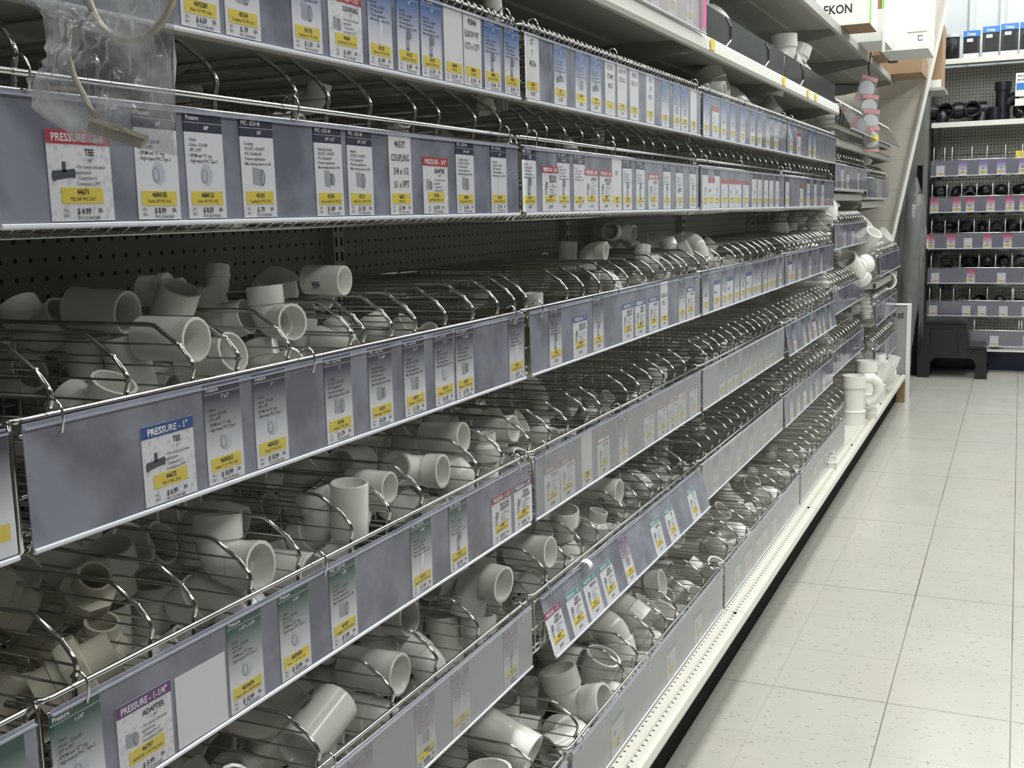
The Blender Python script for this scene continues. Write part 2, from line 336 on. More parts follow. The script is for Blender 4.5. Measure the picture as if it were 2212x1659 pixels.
# ==== LAYOUT
PILES = """
C10:e160,-893,714,1135,996,55,-34
C11:c220,-1038,800,1150,-639,268,251;a220,-1162,799,1143,-336,622,-330;c220,-1086,800,1141,665,-227,270
C12:e250,-893,888,1120,-10,-967,6;c250,-947,887,1075,-232,100,-846;c250,-1096,887,1069,-596,798,-11;c250,-865,887,1065,26,-24,9;c250,-1158,887,1064,6,-19,991
C13:c260,-979,988,1229,721,119,680;c260,-875,984,1198,614,-344,-608;e260,-1076,983,1193,4,-891,32;c260,-998,984,1161,-991,-123,3;c260,-937,984,1161,-99,-45,959;e260,-1141,983,1134,-44,-835,15
C14:c260,-1068,1071,1371,-988,-25,-148;c260,-916,1071,1365,-153,-335,345;c260,-948,1072,1216,-817,-527,189;c260,-1038,1072,1208,-290,-421,512;c260,-892,1072,1161,-583,19,-811;e260,-1104,1072,1145,969,28,241;c260,-986,1072,1133,-739,274,-574;e260,-1139,1076,1099,-22,691,15
C15:a240,-1061,1187,1235,-683,-141,-713;c240,-1163,1177,1204,-66,-14,-262;e240,-890,1190,1195,-88,-729,-87;e240,-960,1171,1193,23,-793,64;a240,-1021,1188,1181,732,-606,-256;c240,-1079,1178,1173,-4,86,-469;a240,-957,1183,1145,-292,-629,-573;e240,-887,1178,1125,-94,-833,119
C17:e210,-1038,1406,1247,-19,325,-9;c210,-879,1309,1244,-503,509,-466;e210,-981,1413,1214,-631,288,719;e210,-948,1308,1197,657,-51,750;c210,-947,1340,1157,-67,20,-362;c210,-891,1340,1148,434,678,347
C18:e210,-1142,1400,1220,95,986,-88;e210,-903,1394,1146,223,-73,948;e210,-1047,1408,1125,-189,-437,-144;e210,-1001,1404,1091,32,-136,256
C1a:a190,-856,1573,1131,-556,-695,-354;a190,-1073,1565,1052,686,-144,186;e190,-869,1568,1044,99,-972,4;e190,-1125,1571,1042,-841,40,-532
C1b:r180,-960,1682,1051,113,-993,0;r180,-914,1683,1048,378,-597,-511
C24:c220,-986,2313,1084,-199,-678,199;c220,-1011,2281,1053,241,-664,-241;p220,-1113,2296,1052,-59,-704,80;e220,-879,2308,1048,604,-733,-145;e220,-925,2307,1047,-715,-327,-500
C26:e220,-919,2463,1241,688,-5,-724;c220,-972,2463,1229,-289,-956,4;c220,-1056,2463,1175,-799,76,-592;e220,-862,2463,1174,79,-1,-996;p220,-1121,2462,1168,934,-284,-203
C28:e220,-978,2660,1162,0,0,0;c220,-1113,2660,1151,-2,11,-203;p220,-1172,2660,1139,-317,593,651;c220,-1057,2660,1138,117,-697,-117;e220,-887,2660,1128,-896,0,-442
C29:p220,-1170,2771,1198,781,-233,-573;e220,-885,2764,1197,32,-670,223;c220,-1118,2770,1193,-550,266,-702;c220,-1112,2770,1142,383,577,374;e220,-920,2775,1131,3,-929,-107
C2a:e220,-862,2854,1127,0,-998,0;c220,-1050,2854,1125,-69,-703,69;e220,-958,2854,1107,-39,628,8;p220,-1167,2853,1071,-994,101,25;c220,-1056,2853,1064,-541,56,-834
C21:c200,-859,1991,1147,-929,-366,-13;c200,-1165,1991,1147,-635,770,33
C31:e250,-894,3081,1202,966,29,235;c250,-965,3078,1187,564,231,744;e250,-1121,3192,1178,461,-56,884;c250,-1105,3079,1165,-522,-747,250
C32:e290,-1089,3268,1424,399,-3,-916;e290,-929,3267,1384,0,413,0;t290,-1133,3282,1265,670,32,-43;e290,-988,3268,1245,0,527,-1;e290,-883,3268,1242,-6,610,-3;t290,-1131,3267,1180,418,1,-907;e290,-941,3268,1178,-6,376,-3;e290,-1047,3268,1136,-835,1,-548
C33:e290,-1139,3450,1351,-985,72,-116;e290,-1019,3447,1339,-901,228,-343;t290,-1131,3413,1207,-449,-448,545;e290,-922,3375,1176,0,-905,0;t290,-1140,3409,1148,-352,613,-613;e290,-997,3421,1139,-738,-314,-69;e290,-892,3397,1138,-393,-716,255;e290,-1047,3408,1135,626,-641,303
C34:p260,-1157,3559,1194,-706,-32,706;e260,-938,3556,1187,-901,-38,-430;p260,-1089,3553,1141,-635,-771,1;c260,-1153,3553,1141,97,-700,-97;e260,-1005,3564,1136,-814,19,-566;e260,-891,3548,1129,-36,-883,111;c260,-983,3544,1088,770,-547,-274
C35:e260,-932,3659,1336,-13,-895,39;p260,-1072,3671,1187,881,471,-8;c260,-1168,3666,1155,-469,878,70;p260,-1040,3661,1136,214,673,214;c260,-1103,3660,1136,-676,-205,676;e260,-962,3661,1132,765,26,641;e260,-882,3659,1126,-17,-972,74
C36:c230,-940,3770,1106,-57,-856,34;c230,-1101,3802,1105,531,514,483;e230,-1023,3806,1063,58,-961,-98;c230,-976,3786,1053,456,540,702;e230,-899,3773,1050,792,557,219;e230,-1114,3765,1045,922,109,323
C38:e200,-1004,4004,1082,-88,-986,70;e200,-1098,4015,1080,-147,427,-123;e200,-932,4008,1047,16,-756,37
C42:d300,-890,4463,1119,-177,-568,411;c300,-928,4450,1060,62,-704,-77;c300,-1119,4458,1060,676,-205,-676;d300,-1033,4454,1060,-241,575,-149
C47:d300,-951,4973,1194,485,406,597;d300,-1031,4973,1167,31,-96,-296;c300,-895,4973,1132,-705,-66,702;c300,-1120,4973,1132,671,66,734
C49:d400,-997,5147,1218,-54,24,997;d400,-1122,5150,1163,-889,-363,264;d400,-914,5149,1156,-325,-425,492
C4a:d358,-1002,5257,1199,110,606,71;d358,-1090,5260,1164,10,40,858;d358,-886,5258,1144,-575,-127,806
C50:e247,-1007,5509,1202,-695,0,-718;d247,-1082,5509,1180,-69,-6,989;d247,-965,5509,1172,-12,-30,101
C52:e450,-1046,5692,1225,4,-464,4;d450,-1119,5693,1210,78,-38,-783;d450,-908,5692,1184,-526,-274,709
C54:d450,-896,5876,1325,841,-277,-425;d450,-991,5873,1286,-487,247,-732;e450,-1148,5874,1216,-4,-641,52
C61:f319,-834,6815,1029,-3,-911,6;f319,-1059,6815,1024,850,7,525;e319,-952,6815,1019,935,1,353
C64:f401,-818,7103,1079,219,-2,975;f401,-1019,7102,1040,794,14,604;e401,-894,7106,1001,-40,396,-2
C67:f349,-877,7384,1196,13,-4,-999;f349,-1047,7384,1099,4,-83,-24;e349,-837,7386,1036,21,-997,-18
B11:c165,-861,798,1411,427,-571,556;e165,-1049,793,1356,-386,-28,914;c165,-926,794,1346,-296,954,0;a165,-1104,793,1343,0,0,795;r165,-992,796,1338,424,-664,426;e165,-1155,792,1331,866,169,463
B12:e165,-926,885,1420,-654,-727,207;a165,-1092,892,1411,703,-71,-703;c165,-1039,890,1409,-590,388,-590;c165,-973,890,1409,-533,464,-533;r165,-861,890,1408,-97,-831,207;e165,-963,989,1402,22,-937,-101
B13:c165,-1012,1067,1381,-29,534,-87;e165,-1157,1067,1354,0,0,999;c165,-853,1073,1346,-642,-765,6;a165,-1113,1070,1341,-259,778,-370;r165,-953,1073,1338,550,-460,430;e165,-993,1073,1333,-812,-38,-570
B14:c165,-1040,1207,1551,-322,-232,718;e165,-1104,1210,1502,-373,83,923;c165,-1023,1207,1498,-623,-100,768;r165,-856,1206,1449,164,-590,-115;e165,-1109,1209,1448,-64,186,-25;a165,-1033,1207,1422,475,-120,-852
B15:a165,-859,1294,1676,424,699,-520;e165,-882,1307,1481,-49,-984,41;e165,-923,1313,1458,-3,-20,-998;c165,-865,1313,1428,491,-132,-838;r165,-1079,1312,1425,615,111,764;c165,-919,1310,1408,-692,203,-670
B16:r165,-900,1413,1443,562,587,280;c165,-945,1418,1418,0,0,-3;a165,-1083,1418,1412,666,-80,-738;c165,-903,1420,1410,-241,664,-241;e165,-1021,1415,1403,892,34,439;e165,-1158,1419,1403,52,-891,-82
B17:e165,-1158,1502,1582,20,743,-10;a165,-866,1502,1454,265,216,477;e165,-860,1506,1368,-768,-55,-619;c165,-947,1503,1348,-46,29,-964;c165,-879,1503,1336,684,-171,-678
B18:a165,-1141,1588,1402,618,-342,-618;c165,-958,1587,1338,-673,-214,679;c165,-863,1586,1338,-205,-676,205;r165,-911,1588,1338,-508,602,-383;e165,-1068,1588,1333,17,-977,-14;e165,-1011,1585,1333,-28,-976,43
B19:a165,-1092,1710,1571,-461,-572,478;e165,-1013,1709,1467,863,2,501;r165,-895,1710,1449,-466,-835,137;e165,-974,1709,1431,-800,1,-599;c165,-1111,1710,1419,-16,9,-728;c165,-899,1710,1409,-566,-441,548
B1a:a165,-871,1801,1615,372,-356,-431;e165,-939,1804,1565,9,-622,-35;r165,-862,1802,1523,145,-100,-946;e165,-1142,1799,1452,10,386,20;c165,-1011,1801,1435,245,-277,-586;c165,-966,1801,1424,-143,-984,-3
B20:c170,-862,1849,1681,46,10,-985;e170,-1101,2013,1427,88,-16,180;c170,-856,1858,1421,-64,1,-18
B21:c170,-854,1951,1418,254,-966,0;a170,-1104,1950,1413,-493,652,-382;c170,-891,1938,1410,39,705,-699;e170,-961,1929,1403,884,129,446;e170,-1038,1942,1403,-863,-231,-392
B23:e170,-1028,2092,1406,676,697,-114;c170,-921,2098,1372,-226,-669,226;a170,-1128,2104,1340,-270,614,-398;c170,-929,2107,1338,-703,69,-703;e170,-1000,2102,1331,-40,-892,89
B24:e170,-1024,2204,1469,4,-447,-33;c170,-866,2203,1464,-141,930,-44;c170,-890,2204,1419,-536,30,-841;a170,-1110,2202,1417,-907,-365,171;e170,-1031,2204,1404,909,4,413
B26:c170,-942,2386,1346,0,0,122;c170,-857,2391,1346,586,809,0;a170,-1157,2386,1340,-89,665,-326;e170,-995,2395,1331,42,-937,-89;e170,-1082,2387,1331,892,41,439
B28:a170,-1104,2594,1576,-357,804,-170;c170,-940,2594,1514,492,-868,-22;c170,-878,2594,1428,782,-440,-383;e170,-1121,2597,1406,-868,84,-467;e170,-950,2596,1401,-970,61,-218
B29:a170,-1152,2689,1428,299,643,334;e170,-1017,2690,1427,0,0,-11;c170,-964,2690,1418,0,0,99;c170,-909,2690,1410,330,625,336;e170,-1067,2689,1404,-13,-946,6
B2a:e170,-973,2800,1666,9,-892,-103;c170,-1003,2807,1427,83,788,131;c170,-929,2807,1425,-152,-193,760
B2b:a170,-1105,2940,1340,540,-398,-546;c170,-943,2932,1338,-700,-95,-668;c170,-848,2968,1338,-69,703,-69;e170,-984,2968,1331,-892,42,-440;e170,-1044,2947,1331,-737,-503,-420
B30:c170,-1163,3081,1433,212,-124,-821;c170,-861,3081,1420,-998,7,46;e170,-1070,3081,1403,-833,5,-551;e170,-946,3080,1402,-12,-917,15
B32:e170,-913,3261,1455,566,287,247;c170,-896,3249,1416,617,743,-195;e170,-1005,3263,1384,-905,-320,-205;c170,-1172,3267,1351,-372,10,-205
B34:c170,-854,3440,1339,123,696,-696;c170,-1164,3419,1339,546,449,270;e170,-940,3448,1332,-163,-810,7;e170,-887,3429,1332,546,-726,357
B36:c170,-1019,3652,1346,0,0,-625;c170,-1138,3664,1346,-278,959,0;e170,-856,3655,1338,470,-541,525;e170,-1084,3659,1331,-914,6,-390
B38:c170,-910,3813,1438,-600,598,-361;e170,-1089,3808,1421,742,31,658;e170,-1000,3815,1409,-55,-25,-997;c170,-883,3812,1348,489,-187,-809
B3a:e170,-1004,4015,1420,-230,-279,-718;c170,-969,4002,1414,475,-516,536;c170,-1118,4008,1404,30,706,30;e170,-877,3997,1403,865,82,429
B48:d280,-1151,5057,1486,-108,95,-746;e280,-941,5055,1423,909,1,413
B49:e280,-1171,5156,1560,-780,97,615;d280,-921,5153,1361,955,38,276
B4a:e280,-903,5259,1467,1,999,-3;d280,-1080,5261,1441,-210,824,-146
B52:d381,-915,5687,1444,57,582,79;e381,-1062,5687,1425,896,1,442
B55:d395,-905,5982,1779,590,175,752;e395,-1096,5981,1764,-4,-905,12
B58:d424,-890,6281,1463,-65,-577,73;e424,-1111,6280,1442,945,5,323
B62:d450,-957,6910,1636,-424,-523,468;e450,-1100,6910,1551,0,-900,-1
B66:e450,-928,7287,1550,-23,-961,41;d450,-1164,7285,1505,-587,-294,654
D10:u209,-1009,709,937,-853,167,456;u209,-1099,716,902,505,-583,-600;u209,-940,707,902,252,39,683
D11:u290,-999,818,929,-549,669,102;u290,-1073,809,878,-108,-198,279;u290,-1155,822,878,117,-298,-929;u290,-889,822,861,435,-703,192;u290,-966,814,813,449,-464,-655
D12:u230,-939,892,920,-837,-398,267;u230,-1011,882,863,201,-311,-180;u230,-922,887,861,179,13,907;u230,-976,895,810,-149,665,-353;u230,-1157,886,808,390,622,486;u230,-1071,886,808,-249,856,44
D13:c300,-1122,990,1066,-700,-141,694;r300,-995,992,910,-146,-979,-124;c300,-1074,990,907,-197,789,-177;c300,-1162,990,901,-756,-652,-11;r300,-1084,987,841,446,747,87;c300,-1014,990,825,65,-10,913;r300,-924,991,810,-424,-160,-890
D14:e310,-1048,1073,1099,-76,604,-5;c310,-888,1071,1075,-722,324,-563;e310,-893,1067,904,-49,-738,62;e310,-1133,1078,902,20,-999,-13;c310,-1062,1100,892,612,-562,-337;c310,-1138,1054,851,524,-672,-323;e310,-1020,1072,800,711,-15,701;c310,-865,1052,781,648,-228,-676
D15:e310,-987,1182,1111,-7,-80,993;t310,-1117,1193,1097,31,-906,9;c310,-885,1190,1066,578,-318,-664;t310,-1124,1207,931,-998,-44,13;t310,-1126,1178,930,-1,-998,49;e310,-1020,1183,925,-601,-132,787;c310,-890,1191,856,691,123,703;e310,-1003,1197,836,-117,-30,-63;c310,-883,1190,797,615,343,618
D16:c270,-844,1287,924,495,-867,-29;e270,-885,1286,897,11,976,-6;c270,-1073,1288,830,18,-716,-11;e270,-1139,1283,826,-13,745,-38;e270,-852,1287,825,-19,961,12;c270,-1072,1286,788,206,662,210
D17:c240,-872,1388,932,-206,-673,207;c240,-1080,1388,931,213,672,216;c240,-1156,1388,911,-763,-622,132;c240,-1089,1388,875,371,-694,-290;c240,-1152,1388,832,-61,604,-79;c240,-965,1388,792,-545,457,-536
D18:p280,-1041,1569,1138,-68,-796,51;c280,-1149,1570,1136,657,260,657;e280,-938,1565,1117,-43,-906,111;c280,-1007,1566,1073,-736,168,-636;p280,-1132,1562,926,36,-661,-544;c280,-1004,1546,922,-94,751,650;e280,-896,1553,917,-800,-30,-4;c280,-1080,1520,908,307,252,709;p280,-1166,1521,899,226,669,226;e280,-866,1574,804,-677,-7,-733
D19:c270,-899,1677,948,-176,-704,178;e270,-1079,1679,935,7,167,36;c270,-1159,1676,933,683,-263,-625;e270,-1132,1681,840,-828,10,-552;c270,-1079,1662,817,549,-796,-195;e270,-957,1680,784,-907,46,-398
D1a:r230,-863,1774,914,2,-11,842;r230,-862,1782,861,-4,3,-985;c230,-859,1789,801,918,393,-4;c230,-1035,1786,791,-680,-191,683
D21:c270,-1120,1873,930,-466,-540,435;c270,-892,1872,924,516,420,586;e270,-1011,1868,896,-10,995,-36;c270,-969,1873,882,-453,-875,67;e270,-1125,1880,840,60,-827,-222;e270,-876,1878,838,56,-904,-56
D22:e270,-935,1977,895,957,88,272;c270,-1123,1981,890,-875,-466,114;e270,-1037,1980,869,965,35,240;e270,-877,1990,842,-67,61,995;c270,-1075,1982,814,-509,-860,-24;c270,-983,1982,811,-186,-456,361
D23:c280,-1146,2078,909,697,303,585;e280,-1045,2084,883,-614,65,-760;e280,-908,2081,872,-658,139,738;p280,-991,2077,856,-264,177,-896;c280,-1098,2078,801,824,564,-1;p280,-1039,2079,798,-377,-673,218
D24:p280,-1083,2190,1155,-246,464,-514;c280,-1062,2178,874,815,475,300
D25:a220,-1006,2342,837,320,630,-616;c220,-938,2350,800,-59,-997,0;a220,-1074,2336,793,730,368,-70;a220,-861,2344,792,-664,-94,-41;c220,-1011,2338,789,321,629,345
D27:e210,-1013,2572,842,682,-717,-133;e210,-1090,2546,815,921,22,382;e210,-931,2546,815,-23,-921,55
D29:e210,-1097,2749,821,-921,43,-366;e210,-1005,2749,820,-917,45,-380;e210,-882,2749,820,44,-917,-108
D31:e210,-1089,3164,781,960,64,254;e210,-1009,3173,780,-36,-871,91;e210,-888,3174,779,27,-892,-95
D35:e210,-1013,3531,834,876,74,424;e210,-1105,3546,827,30,-898,-85;e210,-912,3546,827,35,-900,-98
D39:e210,-1044,3915,834,890,-77,424;e210,-940,3947,817,36,-919,-87;e210,-1123,3948,817,42,-918,-100
D43:c220,-1088,4545,800,-650,758,0;c220,-909,4552,789,354,612,531;e220,-1018,4563,780,236,-861,10
D46:c220,-1093,4867,835,291,644,291;c220,-894,4867,835,-554,438,-554;e220,-978,4871,820,45,-917,-108
D49:d400,-937,5148,853,-727,-572,295;c400,-1073,5148,853,-47,219,-179
D4a:c400,-906,5256,840,-105,67,-901;d400,-1003,5258,829,245,-199,-637
D4b:c332,-1110,5358,825,-17,195,-181;d332,-1019,5354,809,-506,-857,37
D52:t400,-1094,5703,982,16,-999,1;t400,-929,5707,948,154,18,987;e400,-1003,5708,892,398,-55,-913
D55:e400,-965,5981,992,361,-73,907;t400,-1103,5994,920,784,3,-619;t400,-925,5994,905,3,847,0
D58:t400,-1113,6277,902,749,23,-660;e400,-945,6276,853,1,-728,16
D61:t391,-813,6801,746,5,-792,-7;t391,-1053,6807,743,711,-1,-701;e391,-965,6796,685,989,84,87
D64:e384,-910,7101,745,531,-8,845;t384,-805,7105,720,4,-760,4;t384,-1055,7104,678,0,-5,-999
D68:t344,-823,7482,707,0,999,0;t344,-1096,7482,707,4,706,-4;e344,-953,7483,663,10,-972,-17
E11:e340,-1079,891,882,-174,-939,9;c340,-1159,876,597,-774,349,216;e340,-1060,898,574,-158,-843,-293;c340,-942,901,572,225,454,383;c340,-1015,869,526,649,279,-129;e340,-1117,826,520,692,319,380;e340,-879,831,516,-30,-884,396
E12:c340,-1064,1054,892,392,241,803;e340,-906,1082,874,333,0,-941;r340,-1115,1069,799,713,-112,-683;c340,-942,1071,772,453,494,515;e340,-952,1077,555,931,14,361;c340,-1068,1019,542,982,-186,0;r340,-1120,1080,530,0,0,508;c340,-1006,1048,526,-264,-655,-387;r340,-1149,1018,525,-679,398,-554;e340,-896,1069,518,-781,-161,-107
E13:t350,-1108,1183,800,12,29,998;e350,-974,1281,788,-43,-820,27;c350,-872,1222,624,475,-646,480;e350,-974,1227,607,-823,-411,-375;t350,-1098,1198,588,-143,-86,-985;c350,-911,1259,553,-763,-613,24;t350,-1116,1230,528,171,-581,-762;e350,-1002,1240,514,-659,-533,-329
E14:e340,-954,1397,848,8,-909,-89;c340,-1048,1388,802,-227,669,-244;c340,-895,1409,629,-635,307,-637;c340,-1144,1390,616,656,-261,-656;e340,-1074,1391,604,-56,-423,131;e340,-856,1391,562,-5,706,5;c340,-973,1391,526,-74,702,-64;e340,-1123,1413,512,-922,71,-370
E15:e330,-942,1520,892,-341,-220,913;p330,-1134,1556,858,-836,-214,-453;c330,-1046,1543,855,202,677,-675;c330,-1072,1568,655,635,-292,-638;e330,-979,1564,653,740,-13,-671;p330,-1092,1566,583,-415,613,-416;e330,-870,1567,570,-6,868,-9;c330,-1012,1568,535,563,313,676;p330,-1095,1568,518,4,34,906
E16:e340,-870,1674,891,84,728,13;t340,-1053,1777,886,-2,911,-11;c340,-931,1778,825,783,595,140;e340,-901,1779,663,674,-118,-727;c340,-965,1770,661,634,315,-347;t340,-1062,1766,626,6,14,-999;t340,-1061,1776,559,999,-3,2;c340,-959,1764,542,-557,829,0;e340,-890,1764,526,993,0,30
E21:c320,-872,1974,660,-721,-39,688;e320,-1095,1963,634,999,1,23;e320,-1066,1953,580,-55,-86,994;e320,-884,1947,563,912,188,-350;c320,-1090,1970,490,551,-443,-537
E22:c320,-1083,2149,633,601,795,-6;e320,-1071,2066,626,-728,16,-684;e320,-950,2241,612,25,940,20;e320,-1061,2065,556,16,-23,998;c320,-1000,2073,530,-96,-2,-984;c320,-961,2064,522,255,-962,-39
E23:r310,-868,2153,669,171,-976,-115;r310,-1003,2152,663,372,-598,-398;r310,-930,2150,662,370,-515,-251;e310,-978,2159,575,111,-931,-37;e310,-842,2148,565,20,959,-36;e310,-974,2132,552,-391,-168,901
E24:r310,-867,2341,616,-113,62,-715;r310,-1021,2333,605,-130,-140,902;r310,-944,2339,604,-8,-974,-37;e310,-1060,2329,564,125,826,-34;e310,-886,2330,514,-27,-801,80;e310,-985,2346,513,18,-812,-106
E25:e310,-1047,2458,890,67,858,-30;c310,-889,2449,669,661,-266,-657;e310,-1006,2439,661,183,103,101;c310,-1083,2449,645,-800,597,-10;e310,-1061,2458,565,-177,693,-9;e310,-912,2460,563,-976,105,10;c310,-982,2450,550,-341,524,-406
E26:a250,-1089,2547,659,545,-110,-746;a250,-1015,2549,558,810,572,-117;e250,-873,2544,532,-4,-588,49;e250,-1089,2551,513,-992,19,-112
E28:e250,-1070,2751,639,18,-922,-70;a250,-986,2749,588,-495,433,-684;a250,-1048,2748,557,-284,-954,28;e250,-921,2742,514,-38,-918,156
E29:e260,-872,2852,859,1,-999,-9;e260,-906,2749,637,345,-12,-938;c260,-873,2850,538,-661,-676,203;c260,-1004,2850,528,-40,-117,536
E2a:c260,-930,2989,567,80,550,120;c260,-995,2969,518,348,-615,461;e260,-895,2943,509,822,170,485;e260,-1064,2980,508,178,-929,33
E31:c240,-939,3175,516,702,79,704;c240,-867,3165,516,-333,623,-333;e240,-1027,3176,506,-4,-893,-110
E33:c240,-946,3336,516,-220,671,680;c240,-1165,3335,516,624,-330,335;e240,-1032,3340,506,-886,-110,-418
E36:e240,-988,3619,612,4,-439,-210;c240,-1092,3611,529,2,41,373;c240,-865,3611,520,214,-631,-215
E47:e340,-975,4965,559,0,0,-995;c340,-1093,4962,542,385,-922,0;c340,-869,4963,526,-703,70,-703
E49:c340,-868,5155,527,-34,-706,34;c340,-1131,5149,526,84,701,55;e340,-1001,5156,512,31,-892,-90
E4b:e340,-999,5348,562,0,706,0;c340,-901,5351,526,704,59,702;c340,-1119,5348,526,96,700,43
E51:e350,-1041,5601,583,0,0,-4;c350,-896,5595,549,686,-168,706;c350,-1143,5585,549,-704,63,-702
E54:c350,-1144,5894,549,703,-72,-703;c350,-900,5892,549,-215,-673,195;e350,-1029,5895,536,45,-834,-86
E57:e350,-913,6189,591,-255,-85,-955;c350,-856,6182,566,-228,-973,0;c350,-1127,6174,549,669,226,682
E62:u350,-958,6906,466,687,89,696;e350,-1058,6908,410,747,47,661;e350,-829,6906,400,40,-916,-90
E66:e350,-1062,7292,452,3,710,11;u350,-835,7294,439,-520,323,-629;e350,-966,7286,402,962,43,249
F13:t410,-1038,1585,352,-669,102,87;t410,-812,1639,288,0,-707,0;e410,-1043,1584,277,0,0,-999;e410,-924,1631,227,-183,-765,-587
F14:c410,-842,1770,356,-80,818,-55;c410,-966,1770,348,93,995,1;e410,-1033,1770,301,414,2,909;e410,-848,1770,285,-381,-3,923
F21:t430,-987,1962,564,699,-41,710;e430,-864,2069,533,-7,-998,42;c430,-1056,2047,320,350,-513,-783;t430,-995,2112,281,-706,-1,-706;e430,-845,2114,273,6,-800,-39;t430,-950,1967,265,103,63,106;e430,-779,2001,261,73,663,689;c430,-1085,2034,239,-703,69,69
F22:c410,-1061,2229,351,995,-16,-83;e410,-945,2232,330,-10,-655,-10;e410,-843,2239,267,-30,-544,-34;c410,-1060,2229,244,178,716,185;c410,-943,2230,241,544,-394,-612
F23:e410,-834,2336,387,4,611,5;c410,-1005,2339,371,-644,-217,689;c410,-1068,2337,289,103,-693,-103;c410,-815,2338,237,-698,-96,702;e410,-929,2338,232,765,2,642
F24:e400,-864,2451,395,47,307,0;c400,-1001,2451,386,216,-671,-244;t400,-1047,2448,280,-12,-999,-13;c400,-931,2449,257,25,1,-214;e400,-837,2451,230,-20,-758,-59
F25:c400,-945,2545,368,-294,691,-233;t400,-1047,2550,339,705,-6,-707;e400,-850,2531,295,69,-436,160;e400,-907,2529,287,-9,-220,947;c400,-1055,2547,227,-356,627,-379
F26:r360,-838,2648,376,684,-375,-532;e360,-1064,2643,281,721,34,-690;e360,-826,2649,256,21,-959,-45;r360,-940,2650,236,-1,-9,959
F27:e360,-860,2789,271,-28,706,28;r360,-789,2765,236,-997,-64,0;e360,-1049,2780,233,57,-995,63;r360,-976,2787,231,-709,343,-530
F28:r360,-893,2912,244,395,409,325;r360,-970,2929,231,-178,-767,615;e360,-1076,2970,225,976,-166,129;e360,-830,2934,218,813,-304,245
F31:e360,-982,3229,333,688,-290,-664;f360,-1070,3197,252,-328,898,119;c360,-987,3183,232,26,-706,-112;e360,-832,3194,217,-887,103,-444
F33:e360,-943,3447,289,-895,18,-440;f360,-1085,3442,256,0,0,26;c360,-960,3437,232,70,-703,-68;e360,-832,3445,218,21,-878,-71
F34:e360,-919,3571,285,-914,19,-401;e360,-836,3600,270,377,-176,-905;f360,-1093,3590,247,-921,63,381;c360,-973,3592,232,-448,-546,448
F36:f360,-912,3802,305,825,481,147;f360,-958,3827,236,284,-624,373;e360,-1065,3844,220,-137,-818,-48;e360,-827,3846,217,886,-318,333
F38:f360,-912,4091,287,-320,-800,-193;e360,-1104,4116,278,855,-188,-473;e360,-834,4125,267,-284,356,-83;f360,-981,4063,253,555,-13,-831
F42:p300,-1044,4520,226,265,-655,-397;p300,-884,4570,226,-313,633,-353;e300,-801,4524,219,78,-978,-86;e300,-947,4511,213,893,2,435
F45:p300,-918,4956,226,691,144,-264;p300,-1052,4943,226,583,-399,-656;e300,-808,4899,214,-205,-922,-126;e300,-986,4925,213,-666,-595,-397
A31:e450,-931,2404,1936,-911,-7,-411
A32:f372,-912,3249,1840,926,-223,-301;f372,-1054,3253,1816,-964,179,174;f372,-1003,3248,1663,-192,-67,976
A41:d400,-873,4385,1796,988,-97,-111;e400,-1106,4382,1678,-10,-896,29;e400,-926,4383,1678,-6,-896,18
A45:e361,-840,4760,1629,25,870,-7;e361,-1134,4762,1615,0,0,5;d361,-1007,4762,1608,423,-42,-900
"""
BAYN = ['cut-off left bay', 'nearest bay', 'second bay', 'third bay', 'fourth bay', 'fifth bay', 'farthest bay']
ROWN = {'A': 'blue-card row', 'B': 'navy-card row', 'C': 'slate-card row', 'D': 'green-card row', 'E': 'purple-card row', 'F': 'bottom row'}
ORD = ['first', 'second', 'third', 'fourth', 'fifth', 'sixth', 'seventh', 'eighth', 'ninth', 'tenth', 'eleventh', 'twelfth', 'thirteenth', 'fourteenth', 'fifteenth', 'sixteenth', 'seventeenth', 'eighteenth']
# ---------------------------------------------------------------- the setting
mb = MB(); mb.box(-3, 4.6, -3, 13, -.05, 0); struct('floor', mb.mesh('floor', 'floor_tile'))
mb = MB(); mb.box(-3, 4.6, -3, 13, 3.9, 3.95); struct('ceiling', mb.mesh('ceiling', 'ceiling'))
mb = MB(); mb.box(4.5, 4.6, -3, 13, 0, 3.9); struct('wall_right', mb.mesh('wall_right', 'dark_paint'))
# slanted end of the block wall behind the last bay
mb = MB(); mb.prism([(-2.9, 0), (-1.012, 0), (-.39, 3.16), (-.39, 3.9), (-2.9, 3.9)], 8.06, 8.16); struct('wall_left', mb.mesh('wall_left', 'block_wall'))
mb = MB(); mb.box(-1.7, -.695, 9.25, 9.3, 0, 2.3); mb.box(-.72, -.69, 9.3, 10.1, 0, 2.3); struct('trim_1', mb.mesh('trim_1', 'grey_wall'))
prof = [(-2.9, 10.2)]; x = -2.9
while x < 2.4:
    prof += [(x, 10.12), (x+.14, 10.12), (x+.16, 10.09), (x+.19, 10.09), (x+.21, 10.12)]; x += .23
prof += [(x, 10.12), (x, 10.2)]
m = mat('corrugated', (.60, .64, .65), .4)
mb = MB(); mb.prism(prof, 0, 3.9, axis='z'); struct('wall_back', mb.mesh('wall_back', 'corrugated'))
for x, y, p in LAMPS:
    t = put('ceiling_lamp', None, loc=(x, y, LAMP_Z), cat='lamp', label='long white fluorescent ceiling lamp over the aisle', group='ceiling lamps')
    mb = MB(); mb.box(-.28, .28, -1.2, 1.2, .06, .12); mb.box(-.02, .02, -1.0, -.97, .12, .35); mb.box(-.02, .02, .97, 1.0, .12, .35); put('housing', mb.mesh('lamp_housing', 'ceiling'), t)
    mb = MB()
    for s in (-.18, 0, .18): mb.tube([(s, -1.15, .03), (s, 1.15, .03)], .014, 8)
    put('tube', mb.mesh('lamp_tube', 'lamp'), t)
